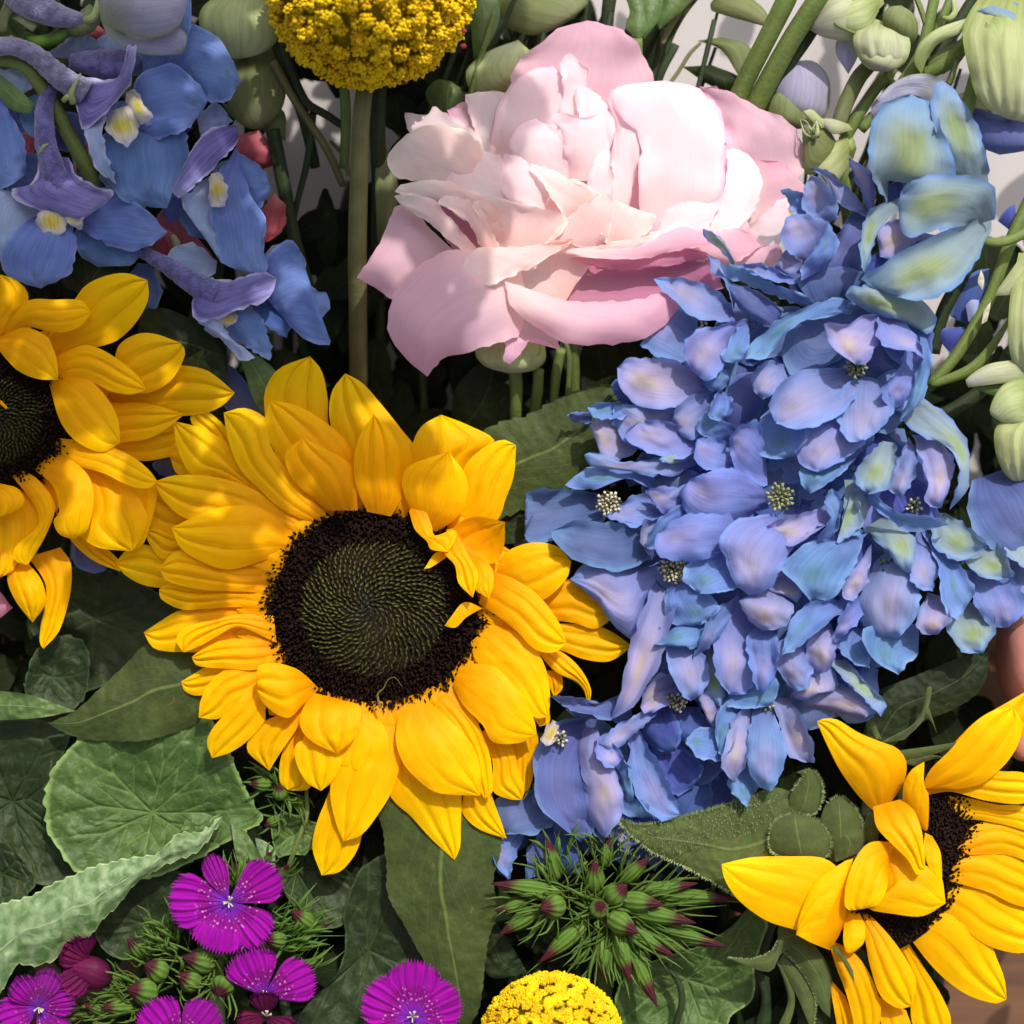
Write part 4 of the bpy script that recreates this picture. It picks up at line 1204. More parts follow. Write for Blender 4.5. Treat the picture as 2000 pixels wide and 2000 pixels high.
for k in range(34):
    cx, cy = rnd.uniform(1050, 1420), rnd.uniform(1380, 1620)
    if cx > 1330 and cy > 1560: continue
    a = rnd.uniform(.8, 2.3)
    L, w = rnd.uniform(90, 140), rnd.uniform(30, 44)
    c, s_ = cos(a), sin(a)
    A = [(cx - s_ * -w * .3, cy + c * -w * .3), (cx + c * L * .5 + s_ * w, cy + s_ * L * .5 - c * w), (cx + c * L, cy + s_ * L)]
    B = [(cx - s_ * w * .3, cy + c * w * .3), (cx + c * L * .5 - s_ * w, cy + s_ * L * .5 + c * w), (cx + c * L, cy + s_ * L)]
    z = rnd.uniform(-90, -50)
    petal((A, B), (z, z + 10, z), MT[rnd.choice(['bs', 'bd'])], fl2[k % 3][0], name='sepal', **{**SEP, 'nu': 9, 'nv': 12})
tube_obj('stem', 'X', [(1110, 1420, -60), (1130, 1640, -200), (1100, 2100, -420)], [12, 12, 12], MT['stemd'], de2)

# --- left, single florets with furry spurs
de3 = empty('delphinium', 260, 330, 0, 'spray of single blue delphinium florets with furry violet spurs and yellow hearts, upper left', 'delphinium', 'blue delphiniums')
fl3 = []
for i, (reg, x, y, z, m, L) in enumerate([('T', 700, 740, 24, 'fuzz', [(-60, 400, 26), (120, 390, 30), (300, 470, 32), (500, 640, 30), (720, 780, 26)]),
                                          ('A', 300, 980, 26, 'fuzzv', [(270, 470, 0), (240, 600, 10), (245, 760, 18), (280, 900, 22), (320, 1010, 20)]),
                                          ('U', 420, 700, 0, 'fuzzv', [(260, 900, -6), (330, 830, 4), (420, 700, 6)]),
                                          ('U', 560, 1540, 4, 'fuzzv', [(90, 1260, -20), (250, 1350, -10), (400, 1450, 2), (560, 1540, 6)])]):
    rr = {0: [17, 18, 20, 23, 26], 1: [14, 19, 21, 24, 30], 2: [8, 13, 20], 3: [12, 17, 22, 28]}[i]
    o = tube_obj('floret', reg, L, rr, MT[m], de3, n=16, ns=36, bumpy=.12, bs=.25)
    fl3.append((o, px(reg, x, y)))
FK = 'fold=0'
sepals(fl3, """
A 760,680 560,715 570,900 640,1065 800,1115 *900,1123 935,1020 1022,900 1002,720 950,680; 0 24 14; lb
A 720,620 725,440 800,378 950,348 1050,440 1125,520 *1090,600 1000,700 860,748 760,740; 10 34 24; lb
A 880,360 950,250 1000,135 1150,175 1230,275 *1303,440 1220,545 1100,535 980,440; -12 8 0; lb
T 600,780 640,880 690,1085 880,955 1010,805 1095,700 *1150,378 1078,378 1040,520 980,650 800,660 660,620; 20 56 70; lp; wr=4
T 660,900 720,1150 800,1400 *975,1545 900,1300 862,1120 892,955; 18 46 32; lw
T 930,930 875,1080 1000,1192 *1072,1238 1162,1120 1165,1000 1080,880; 24 44 48; ly; wr=3
T 1050,850 1130,980 1220,1042 *1285,980 1205,860 1130,755 1060,770; 24 48 46; ly; wr=3
A 220,830 180,985 55,1020 80,1072 200,1132 400,1195 *565,1100 612,1040 520,1000 420,950 370,850; 18 48 34; lp; wr=4
A 300,1130 120,1200 20,1320 0,1400 60,1500 *220,1555 380,1472 417,1330 380,1180; 8 40 38; lb; bulge=.2
A 200,1100 -20,1030 -40,1300 *20,1425 150,1350 240,1180; 0 24 14; lw
A 400,1150 560,1095 640,1065 760,1108 *905,1250 800,1333 690,1344 560,1310 430,1230; -4 16 12; lb
A 420,1180 395,1300 500,1425 *700,1433 765,1360 600,1300; -26 -20 -24; lb
A 280,1110 195,1160 240,1283 *310,1284 365,1220 350,1120; 30 50 52; ly; wr=3
A 360,1110 350,1180 *430,1240 450,1190 420,1130; 26 40 40; ly; wr=3
U 680,460 560,475 440,560 340,720 265,860 *320,925 430,830 570,710 650,620 700,540; 8 38 30; lp; wr=3
U 560,740 400,880 330,940 400,1060 *540,1250 600,1335 575,1100 560,900; -4 14 10; lw
U 680,600 560,790 515,1000 570,1200 600,1335 *780,1402 875,1380 855,1200 875,1060 770,900 720,680; 0 24 18; lb
U 650,760 660,640 740,665 850,740 *898,850 862,940 800,995 700,860; -14 8 0; lb
U 520,770 500,900 545,980 *612,975 625,850 570,760; 24 38 38; ly; wr=3
U 420,1500 395,1650 470,1705 700,1625 900,1545 *935,1430 850,1385 650,1435 500,1430; 8 34 30; lp; wr=4
U 560,1620 430,1690 500,1740 600,1830 *700,1945 795,1925 650,1800 600,1700 620,1620; 10 28 22; lw
U 640,1590 590,1700 700,1830 *890,1945 905,1850 840,1680 740,1580; -4 14 8; lb
U 860,1540 870,1300 990,1175 1085,1260 1115,1450 1250,1525 *1272,1620 1210,1705 1275,1842 1100,1800 960,1660; -8 14 0; lb
U 740,1560 850,1710 *1000,1805 1020,1700 920,1570; -24 -18 -20; bd
U 590,1650 570,1700 *620,1740 690,1690 680,1630; 14 22 24; ly
A -50,500 -80,1000 20,1015 *140,940 132,780 60,610 0,520; 0 24 10; lb
A -60,400 0,440 110,510 *195,455 90,380 -20,370; -14 -4 -8; lw
A -30,480 0,700 *170,720 180,600 100,500; -34 -30 -34; lp
A 280,310 270,285 380,200 *470,188 565,255 450,320; -40 -34 -36; lw
A 700,720 760,760 *870,780 940,700 860,640; -20 -14 -14; lb
U 460,560 600,480 *660,440 560,330 430,400; -30 -24 -24; lw
""", grow=1.0)
rnd = random.Random(19)
for k in range(26):
    cx, cy = rnd.uniform(-20, 560), rnd.uniform(60, 640)
    if cx > 330 + cy * .45 or (cy > 520 and cx < 240): continue
    a = rnd.uniform(0, 2 * pi)
    L, w = rnd.uniform(80, 120), rnd.uniform(34, 46)
    c, s_ = cos(a), sin(a)
    def pt(r, o): return (cx + c * r - s_ * o, cy + s_ * r + c * o)
    z = rnd.uniform(-75, -30)
    petal(([pt(-L / 2, -w * .3), pt(0, -w), pt(L * .35, -w * .8), pt(L / 2, 0)], [pt(-L / 2, w * .3), pt(0, w), pt(L * .35, w * .8), pt(L / 2, 0)]),
          (z, z + 12, z + rnd.uniform(-10, 20)), MT[rnd.choice(['lb', 'lw', 'lp', 'bs'])], min(fl3, key=lambda t_: (t_[1][0] - cx) ** 2 + (t_[1][1] - cy) ** 2)[0], name='sepal', **{**SEP, 'nu': 9, 'nv': 12})
tube_obj('stem', 'A', [(-60, 330, -6), (60, 330, 6), (160, 380, 10), (280, 560, -6), (400, 780, -10), (490, 960, -20), (560, 1300, -90)], [11, 13, 14, 15, 15, 15, 14], MT['stem'], de3)
for pts, rr in (([(395, 555, 40), (385, 500, 50), (435, 395, 60)], [7, 6, 1.5]), ([(340, 545, 40), (370, 520, 46), (400, 560, 40)], [5, 6, 3]),
                ([(215, 830, 30), (235, 790, 40), (262, 775, 44)], [4, 4, 1])):
    tube_obj('bractlet', 'A', pts, rr, MT['bud'], de3, n=8)
tube_obj('bract', 'A', [(130, 190, -10), (200, 225, 0), (290, 210, 6), (350, 160, 0), (355, 110, -10)], [9, 14, 14, 10, 6], MT['needle'], de3)
tube_obj('bract', 'A', [(60, 90, 0), (110, 100, 8), (190, 150, 4)], [3, 8, 10], MT['bud'], de3)
tube_obj('bract', 'A', [(440, 110, 8), (500, 95, 14), (530, 30, 14), (545, -40, 10)], [8, 9, 8, 8], MT['bud'], de3)
tube_obj('bract', 'A', [(110, -30, 0), (30, 80, 10), (20, 180, 6)], [20, 12, 6], MT['budo'], de3)
o = tube_obj('spur', 'A', [(60, -40, 14), (160, 20, 22), (300, 80, 16), (440, 110, 4)], [26, 30, 24, 14], MT['fuzz'], de3, n=16, ns=36, bumpy=.12, bs=.25)
tube_obj('spur', 'A', [(330, 120, -10), (440, 130, -8), (520, 60, -10)], [22, 24, 20], MT['budo'], de3, n=16, ns=24, bumpy=.12, bs=.25)
tube_obj('spur', 'A', [(380, 330, -24), (500, 340, -14), (640, 350, -10), (760, 330, -14)], [16, 26, 30, 20], MT['fuzzv'], de3, n=16, ns=36, bumpy=.12, bs=.25)
petal("A -40,420 0,520 60,590 160,610 *190,560 100,480 0,400", (0, 16, 10), MT['strap'], de3, name='leaf')
bd = empty('flower_bud', 285, 50, 20, 'fat pale violet delphinium bud hanging at the top left edge above the blue florets', 'bud')
petal("A 540,110 540,-90 760,-120 1010,-90 *1000,60 950,160 820,205 650,180", (10, 70, 40), MT['lv'], bd, bulge=.3, wr=3, name='petal')
petal("A 540,100 590,200 740,285 880,300 *985,290 1010,200 960,150 800,200 640,165", (6, 34, 20), MT['lv'], bd, bulge=.12, wr=3, name='petal')
petal("A 960,-60 940,100 960,220 *1000,235 1030,140 1030,-40", (0, 16, 6), MT['bt'], bd, bulge=.12, wr=3, name='petal')
tube_obj('stem', 'A', [(760, -100, 20), (780, -300, 0)], [14, 14], MT['stem'], bd)

# unseen blades added above the frame to throw broken shade over the upper left
rnd = random.Random(12)
POLY = [(-150, -150), (1060, -150), (1010, 380), (900, 640), (840, 900), (560, 1010), (420, 1180), (200, 1180), (-150, 1000)]


def inside(x, y, P):
    r = False
    for i in range(len(P)):
        x0, y0 = P[i]
        x1, y1 = P[i - 1]
        if (y0 > y) != (y1 > y) and x < (x1 - x0) * (y - y0) / (y1 - y0) + x0: r = not r
    return r


gaps = [(420, 800, 60), (560, 560, 55), (240, 640, 40), (190, 960, 70), (120, 1080, 60), (110, 790, 40), (250, 560, 26), (724, 40, 250), (430, 980, 50), (330, 620, 34)]
so = Soup()
for gx in range(-150, 1100, 62):
    for gy in range(-150, 1220, 62):
        x, y = gx + rnd.uniform(-14, 14), gy + rnd.uniform(-14, 14)
        if not inside(x, y, POLY) or any((x - a) ** 2 + (y - b_) ** 2 < r * r for a, b_, r in gaps): continue
        if rnd.random() < .17: continue
        zc = rnd.uniform(1240, 1420)
        t = (zc - 20) / SUN.z
        cx, cy = (x - 1000) + SUN.x * t, (1000 - y) + SUN.y * t
        if cy < 1000 * (D - zc) / D + 60: continue
        a = rnd.uniform(0, 2 * pi)
        L, w = rnd.uniform(62, 84), rnd.uniform(34, 44)
        V, F = [], []
        for j in range(6):
            q = j / 5
            hw = w * sin(pi * (q * .9 + .05)) ** .6
            for e in (-1, 0, 1):
                V.append(((cx + cos(a) * (q - .5) * 2 * L - sin(a) * hw * e) * S, (cy + sin(a) * (q - .5) * 2 * L + cos(a) * hw * e) * S, (zc + 10 * (e == 0) + 12 * sin(pi * q)) * S))
        for j in range(5):
            for e in range(2):
                k = j * 3 + e
                F.append((k, k + 1, k + 4, k + 3))
        so.add(V, F, [(e / 2, j / 5) for j in range(6) for e in range(3)])
so.obj('shade_blades', MT['lb'], de3, kind='stuff')

# ============================================================ craspedia balls
def ico(sub):
    import bmesh
    bm = bmesh.new()
    bmesh.ops.create_icosphere(bm, subdivisions=sub, radius=1)
    V = np.array([v.co[:] for v in bm.verts])
    F = [tuple(v.index for v in f.verts) for f in bm.faces]
    bm.free()
    return V, F


ICO1 = ico(1)
ICO3 = ico(3)


def to_m(V):
    V = np.asarray(V)
    k = (D - V[:, 2]) / D
    return np.stack([(V[:, 0] - 1000) * k * S, (1000 - V[:, 1]) * k * S, V[:, 2] * S], axis=1)


def craspedia(x, y, z, R, label, clumps, seed, loose=1.0, blob=5.5, group='craspedia balls'):
    o = empty('craspedia', x, y, z, label, 'craspedia', group)
    rnd = np.random.RandomState(seed)
    V, F = ICO3
    mesh_obj('core', to_m(V * R * .88 + [x, y, z]), F, MT['ballb'], o)
    allV, allF = [], []
    vb, fb = ICO1
    fb = np.array(fb)
    k0 = 0
    for k in range(clumps):
        ph = math.acos(1 - 2 * (k + .5) / clumps)
        th = k * 2.399963
        n = np.array([sin(ph) * cos(th), sin(ph) * sin(th), cos(ph)])
        n += rnd.normal(0, .035, 3)
        n /= np.linalg.norm(n)
        if n[2] < -.55: continue
        up = np.array([.3, .5, .81])
        a = np.cross(n, up); a /= np.linalg.norm(a)
        b = np.cross(n, a)
        cr = R * math.sqrt(4 / clumps) * .93
        lift = rnd.uniform(-5, 5) * loose
        m = rnd.randint(19, 25)
        for q in range(m):
            t = math.sqrt((q + .5) / m)
            an = q * 2.4 + k
            off = a * cos(an) * t * cr + b * sin(an) * t * cr
            h = R * .95 + lift + (1 - t * t) * 7 * loose + rnd.uniform(-3, 4) * loose
            s = blob * rnd.uniform(.6, 1.15)
            c = n * h + off + np.array([x, y, z])
            jit = vb * (1 + rnd.uniform(-.28, .28, (len(vb), 1))) * s
            # stretch along the outward normal
            jit = jit + np.outer(jit @ n, n) * .5
            allV.append(jit + c)
            allF.append(fb + k0)
            k0 += len(vb)
    mesh_obj('florets', to_m(np.vstack(allV)), np.vstack(allF).tolist(), MT['ball'], o, kind='stuff')
    return o


cr1 = craspedia(724, -30, 30, 196, 'round yellow craspedia ball on a straight stem, cut by the top of the photo', 520, 3, 1.6, 5.0)
tube_obj('stem', 'X', [(716, 140, 0), (706, 230, 0), (702, 330, -10), (698, 480, -50), (700, 700, -150), (705, 1100, -330)], [17, 17.5, 18, 19, 18, 16], MT['stemo'], cr1, n=18)
for p in (((905, 60, 28), (8, 7, 5)), ((905, 90, 20), (7, 6, 4)), ((790, 160, 30), (7, 6, 4))):
    (x, y, z), r = p
    mesh_obj('dried_floret', to_m(ICO1[0] * np.array([8, 6, 6]) + [x, y, z + 20]), ICO1[1], MT['red'], cr1)
cr2 = craspedia(1078, 2040, 20, 143, 'low yellow craspedia ball with fine even florets at the bottom edge', 620, 8, .45, 3.6)
tube_obj('stem', 'X', [(1078, 2100, -60), (1078, 2300, -300)], [16, 16], MT['stemo'], cr2)


# ============================================================ sweet williams
def toothed_petal(cx, cy, z, ang, L, hw, mat, parent, tz=10, r0=.08, teeth=17, seed=0, droop=0.):
    """fan shaped petal with a cut, toothed outer edge. ang in degrees, 0 = right, 90 = up in the picture"""
    a = radians(ang)
    rnd = random.Random(seed)
    c, s_ = cos(a), -sin(a)
    nu, nv = 69, 18
    V, UV, F = [], [], []
    tj = [rnd.uniform(.5, 1.3) for _ in range(teeth + 2)]
    for j in range(nv):
        v = j / (nv - 1)
        for i in range(nu):
            u = i / (nu - 1)
            t = 2 * u - 1
            half = hw * (r0 + (1 - r0) * sin(min(1, v * 1.12) * pi / 2) ** 1.15)
            rr = L * (v ** .92) * (1 - .22 * abs(t) ** 2.2 * v)
            if j == nv - 1:
                ph = u * teeth
                rr += 13 * ((1 - abs((ph % 1) - .5) * 2) - .55) * tj[int(ph)]
            elif j == nv - 2:
                rr -= 4
            o_ = half * t * (1 - .1 * v)
            x = cx + c * rr - s_ * o_
            y = cy + s_ * rr + c * o_
            zz = z + tz * v - droop * v * v - 14 * (1 - v) ** 3 + 4 * (1 - t * t) + 3.6 * v * cos(t * pi * 5.5 + seed) + 2 * v * cos(t * 31 + seed) + 6 * nz(x, y, seed, .02)
            V.append(W3(x, y, zz))
            UV.append((u, v))
    for j in range(nv - 1):
        for i in range(nu - 1):
            q = j * nu + i
            F.append((q, q + 1, q + 1 + nu, q + nu))
    return mesh_obj('petal', V, F, mat, parent, UV)


def bud_obj(parent, reg, p0, p1, z0, z1, r, mat=None, name='bud', whisk=5, seed=0, wl=.9):
    """pointed green bud with a maroon tip and a few thin bracts as sub-parts"""
    x0, y0 = px(reg, *p0)
    x1, y1 = px(reg, *p1)
    rnd = random.Random(seed)
    pts = []
    rad = []
    for t, rr in ((0, .35), (.15, .8), (.4, 1.0), (.62, .8), (.82, .42), (1.0, .06)):
        pts.append((x0 + (x1 - x0) * t, y0 + (y1 - y0) * t, z0 + (z1 - z0) * t))
        rad.append(r * rr)
    V, F, UV = tube(pts, rad, 10, 16)
    # u stays away from the rim so the petal material reads as one body
    o = mesh_obj(name, V, F, MT[mat or 'caly'], parent, UV)
    so = Soup()
    d = math.hypot(x1 - x0, y1 - y0) + 1
    L = math.sqrt(d * d + (z1 - z0) ** 2)
    for k in range(whisk):
        a = rnd.uniform(0, 2 * pi)
        ex = x0 + (x1 - x0) * wl * rnd.uniform(.6, 1.1) + cos(a) * r * 2.2
        ey = y0 + (y1 - y0) * wl * rnd.uniform(.6, 1.1) + sin(a) * r * 2.2
        ez = z0 + (z1 - z0) * wl + rnd.uniform(-8, 10)
        mx, my, mz = (x0 + ex) / 2 + cos(a) * r * .9, (y0 + ey) / 2 + sin(a) * r * .9, (z0 + ez) / 2 + 4
        V, F, UV = tube([(x0, y0, z0), (mx, my, mz), (ex, ey, ez)], [2.0, 2.6, .4], 5, 9)
        so.add(V, F, UV)
    if whisk: so.obj('bracts', MT['needle'], o)
    return o


def whiskers(parent, reg, cen, n, r0, r1, z, seed, name='bracts', a0=0, a1=360, w=2.4, spread=8, up=25, mat='needle'):
    rnd = random.Random(seed)
    so = Soup()
    cx, cy = px(reg, *cen)
    for k in range(int(n * .75)):
        w_ = w * rnd.choice((.5, .7, .9, 1.7))
        a = radians(rnd.uniform(a0, a1))
        bx, by = cx + rnd.uniform(-spread, spread), cy + rnd.uniform(-spread, spread)
        L = rnd.uniform(r0, r1)
        ex, ey = bx + cos(a) * L, by - sin(a) * L
        ez = z + rnd.uniform(-10, up)
        mx, my = (bx + ex) / 2 + rnd.uniform(-13, 13), (by + ey) / 2 + rnd.uniform(-13, 13)
        V, F, UV = tube([(bx, by, z - 6), (mx, my, z + rnd.uniform(0, up)), (ex, ey, ez)], [w_ * .7, w_, .35], 5, 10)
        so.add(V, F, UV)
    return so.obj(name, MT[mat], parent, kind='stuff' if n > 12 else None)


def centre(parent, x, y, z, seed=0, name='stamens'):
    rnd = random.Random(seed)
    so = Soup()
    for k in range(6):
        a = rnd.uniform(0, 6.28)
        V, F, UV = tube([(x, y, z - 14), (x + 4 * cos(a), y + 4 * sin(a), z + 4), (x + 11 * cos(a), y + 11 * sin(a), z + 12)], [1.6, 1.4, 1.8], 5, 7)
        so.add(V, F, UV)
    return so.obj(name, MT['stam'], parent)


sw = empty('sweet_william', 420, 1830, -30, 'sweet william head with open magenta flowers and green buds, bottom left', 'sweet william', 'sweet williams')
# flower (part) > petals (sub-parts)
def sw_flower(parent, cx, cy, z, petals, seed, mat='mag', lab=None):
    so = Soup()
    V, F, UV = tube([(cx, cy, z - 46), (cx, cy, z - 20), (cx, cy, z - 8)], [9, 9, 6], 10, 8)
    f = mesh_obj('flower', V, F, MT['caly'], parent, UV)
    if lab: f['label'] = lab
    for k, (ang, L, hw, tz, *m) in enumerate(petals):
        toothed_petal(cx, cy, z, ang, L, hw, MT[m[0] if m else mat], f, tz=tz, seed=seed * 10 + k)
    centre(f, cx, cy, z + 2, seed)
    return f


sw_flower(sw, 447, 1762, 40, [(113, 98, 28, 6), (178, 116, 60, 8), (252, 100, 62, 2), (312, 104, 50, -2), (32, 114, 50, 12)], 1)
sw_flower(sw, 515, 1946, 26, [(112, 94, 58, 10), (26, 108, 50, 0)], 2)
sw_flower(sw, 352, 2042, 46, [(128, 104, 54, 14), (52, 104, 46, 10), (200, 90, 50, 4), (-10, 90, 50, 4)], 3)
sw_flower(sw, 75, 1968, 30, [(70, 78, 30, 22), (10, 70, 30, 10), (200, 80, 45, 10), (-60, 90, 45, 4), (130, 70, 34, 30)], 4)
# half closed maroon flowers
f = sw_flower(sw, 520, 1985, 30, [(95, 50, 32, 34, 'maro'), (200, 56, 30, 18, 'maro'), (-40, 60, 34, 20, 'maro')], 5, lab='half open maroon flower')
f = bud_obj(sw, 'I', (830, 1590), (470, 1480), -6, 30, 34, 'maro', 'bud', 0, 3)
toothed_petal(178, 1880, 30, 150, 62, 38, MT['maro'], f, tz=14, seed=61)
toothed_petal(190, 1886, 26, 215, 84, 34, MT['maro'], f, tz=10, seed=62)
toothed_petal(172, 1868, 34, 110, 40, 30, MT['maro'], f, tz=14, seed=63)
for k, (p0, p1, z0, z1, r) in enumerate([
    ((1250, 1560), (1090, 1480), -10, 20, 26), ((1620, 1480), (1380, 1430), -14, 16, 26), ((1180, 1700), (960, 1670), -6, 22, 28),
    ((1500, 1640), (1340, 1560), -16, 8, 24), ((1700, 1600), (1640, 1720), -10, 16, 26), ((1100, 1420), (960, 1290), -30, -6, 18),
    ((900, 1640), (780, 1560), -30, 0, 16), ((1250, 1380), (1180, 1250), -24, 0, 16), ((1000, 1800), (760, 1810), -20, 4, 18),
    ((1750, 1480), (1900, 1440), -24, 0, 18), ((900, 1860), (600, 1780), -30, -10, 14)]):
    bud_obj(sw, 'I', p0, p1, z0, z1, r, whisk=4, seed=20 + k, wl=1.1)
for k, (p0, p1, z0, z1, r) in enumerate([((560, 1080), (420, 980), -20, 14, 20), ((380, 1180), (230, 1180), -20, 10, 18), ((60, 800), (10, 640), -20, 6, 14),
                                         ((480, 1150), (700, 1060), -30, 0, 9), ((330, 760), (400, 660), -30, 4, 10), ((250, 640), (275, 575), -10, 8, 8),
                                         ((110, 760), (120, 690), -20, 0, 10)]):
    bud_obj(sw, 'J', p0, p1, z0, z1, r, whisk=4, seed=50 + k, wl=1.2)
whiskers(sw, 'I', (1250, 1330), 46, 30, 75, -6, 3, a0=70, a1=200, spread=26)
whiskers(sw, 'I', (1000, 1700), 60, 30, 85, -10, 4, a0=120, a1=220, spread=30)
whiskers(sw, 'I', (1500, 1500), 50, 30, 70, -10, 5, a0=0, a1=360, spread=46)
whiskers(sw, 'I', (1780, 880), 26, 30, 75, 0, 6, a0=60, a1=125, spread=10)
whiskers(sw, 'J', (360, 1150), 70, 40, 110, -16, 7, a0=0, a1=75, spread=30)
whiskers(sw, 'J', (430, 1330), 40, 30, 100, -26, 8, a0=10, a1=60, spread=30)
whiskers(sw, 'J', (170, 1180), 30, 20, 60, -10, 9, spread=20)
whiskers(sw, 'I', (700, 1820), 40, 30, 80, -30, 12, a0=150, a1=210, spread=20, mat='caly')
tube_obj('stem', 'X', [(420, 1880, -60), (430, 2100, -200), (430, 2300, -400)], [16, 14, 14], MT['stem'], sw)

sw2 = empty('sweet_william', 806, 1990, 0, 'single round magenta sweet william flower between the broad leaf tip and the low yellow ball', 'sweet william', 'sweet williams')
sw_flower(sw2, 806, 1986, 40, [(88, 108, 58, 8), (25, 100, 52, 4), (152, 104, 56, 6), (-40, 100, 56, 0), (215, 100, 56, 0)], 6)
tube_obj('stem', 'X', [(806, 2010, -10), (810, 2200, -200)], [10, 10], MT['stem'], sw2)

sw3 = empty('sweet_william', 1185, 1765, -30, 'closed sweet william head, spiky green buds with maroon tips above the low yellow ball', 'sweet william', 'sweet williams')
for k, (p0, p1, z0, z1, r) in enumerate([
    ((650, 790), (190, 725), -10, 6, 20), ((640, 860), (500, 885), 0, 40, 26), ((500, 880), (240, 1050), -20, -2, 18), ((800, 960), (490, 1225), -10, 10, 19),
    ((900, 1050), (905, 1350), -20, 0, 18), ((980, 1040), (1065, 1340), -10, 14, 20), ((1040, 1090), (1235, 1500), -20, 4, 19), ((930, 930), (1115, 1040), 10, 44, 24),
    ((1020, 990), (1350, 1190), -6, 18, 17), ((1040, 890), (1480, 975), 0, 28, 19), ((1160, 1000), (1680, 1125), -20, 4, 18), ((1000, 830), (1275, 860), 10, 44, 22),
    ((1100, 790), (1490, 725), -10, 8, 17), ((1200, 800), (1760, 825), -24, -4, 17), ((930, 830), (1045, 735), 14, 48, 24), ((1010, 720), (1190, 560), -10, 18, 17),
    ((850, 780), (838, 580), 0, 36, 20), ((610, 700), (535, 430), -20, 4, 17), ((900, 620), (935, 420), -20, 0, 14), ((860, 900), (885, 860), 20, 52, 20),
    ((440, 840), (215, 900), -24, -4, 13), ((1150, 1060), (1430, 1140), -30, -10, 13)]):
    bud_obj(sw3, 'K', p0, p1, z0, z1, r, whisk=5, seed=100 + k)
whiskers(sw3, 'K', (620, 800), 46, 40, 120, 0, 31, spread=20)
whiskers(sw3, 'K', (880, 860), 60, 40, 130, 6, 32, spread=34)
whiskers(sw3, 'K', (1050, 900), 50, 50, 170, 0, 33, a0=-60, a1=50, spread=30)
whiskers(sw3, 'K', (900, 1050), 40, 50, 130, -10, 34, a0=200, a1=320, spread=30)
whiskers(sw3, 'K', (640, 620), 30, 30, 90, -10, 35, a0=30, a1=150, spread=24)
whiskers(sw3, 'K', (940, 600), 30, 40, 90, -16, 36, a0=20, a1=160, spread=30)
tube_obj('stem', 'X', [(1185, 1780, -30), (1180, 1960, -160), (1170, 2200, -400)], [18, 16, 16], MT['stem'], sw3)

# little spiky bud group under the sunflower's lower left petals
sw4 = empty('sweet_william', 500, 1560, -60, 'small shaded sweet william buds peeping out between the round leaf and the sunflower', 'sweet william', 'sweet williams')
for k, (p0, p1, z0, z1, r) in enumerate([((480, 870), (470, 800), -50, -30, 16), ((430, 800), (330, 800), -56, -40, 16), ((470, 960), (400, 1000), -60, -50, 12), ((560, 860), (600, 1000), -66, -60, 9)]):
    bud_obj(sw4, 'N', p0, p1, z0, z1, r, whisk=4, seed=140 + k)
whiskers(sw4, 'N', (470, 830), 50, 30, 80, -56, 41, spread=26)
tube_obj('stem', 'N', [(600, 830, -60), (600, 950, -62), (540, 1120, -70), (480, 1300, -120)], [4, 5, 5, 5], MT['stem'], sw4)

# ============================================================ leaves
LK = dict(bulge=.06, wr=3, ruf=8, rufs=.009, nu=21, nv=70)


def leaf(d, z, m, label, **kw):
    k = dict(LK)
    k.update(kw)
    o = petal(d, z, MT[m], None, name='leaf', **k)
    tag(o, label, 'leaf')
    return o


leaf("V 300,1100 380,760 540,670 690,640 850,550 1090,440 1330,395 *1480,370 1370,700 1260,940 1050,1120 800,1260 600,1350 430,1420", (-62, -46, -50), 'leaf',
     'saw-edged dark green leaf between the big sunflower and the blue spike', saw=7, nsaw=13, bulge=.08)
leaf("V 400,1460 600,1350 850,1180 1000,1140 *1100,1120 980,1230 830,1400 650,1570 430,1600", (-80, -70, -66), 'leafd', 'narrow dark leaf under the saw-edged leaf beside the blue petals')
leaf("H 1600,560 1250,500 930,510 800,630 650,770 480,925 *305,1010 500,1097 700,1114 900,1112 1100,1062 1260,992 1600,850", (-60, -46, -50), 'leaf',
     'pointed olive green leaf sticking out left below the big sunflower', saw=2.5, nsaw=16, bulge=.1)
leaf("J 1200,-60 1010,230 1055,450 1078,700 1085,870 1180,1050 1330,1320 1450,1600 *1560,1900 1700,1650 1730,1450 1760,1200 1820,1000 1800,760 1850,560 1850,400 1750,50", (-34, -40, -66), 'leaf',
     'broad rough leaf hanging straight down under the big sunflower', saw=3.5, nsaw=30, bulge=.05)
leaf("M 1620,860 1480,815 1380,850 1200,908 1000,960 850,988 *720,950 800,1042 900,1122 1050,1190 1180,1262 1300,1330 1500,1280 1640,1060", (0, 6, 14), 'leafh',
     'hairy grey-green leaf pointing left between the blue flowers and the green bud head', bulge=.07, wr=5)
leaf("L 900,500 950,300 1000,150 1200,60 1500,-60 *1600,-80 1590,60 1540,150 1400,240 1250,300 1100,420 1000,520", (-50, -40, -50), 'leafd',
     'dark leaf below the blue spike near the fingertips', bulge=.06, saw=2, nsaw=20)
leaf("D 1460,900 1380,800 1340,700 *1272,465 1420,560 1500,640 1540,760", (-50, -36, -24), 'strap', 'small pointed leaf sticking up left of the sunflower crown petals')
leaf("D 700,620 740,420 780,290 900,285 1060,355 1170,435 *1225,560 1215,660 1120,650 1000,620 850,540", (-64, -50, -60), 'leafd', 'dark rounded leaf behind the left sunflower and the violet hood')
leaf("D 960,640 1000,560 *1100,500 1105,560 1135,620 1060,640", (-34, -30, -22), 'leaf', 'tiny curled leaf tip beside the left sunflower', wr=4)
leaf("D 200,600 250,540 380,380 *460,420 560,480 520,560 400,640", (-44, -40, -44), 'kaled', 'dark leaf just above the left sunflower') if False else \
    leaf("A 420,1580 330,1520 420,1400 *640,1380 700,1440 640,1560", (-60, -50, -56), 'leafd', 'dark leaf between the blue florets and the left sunflower')
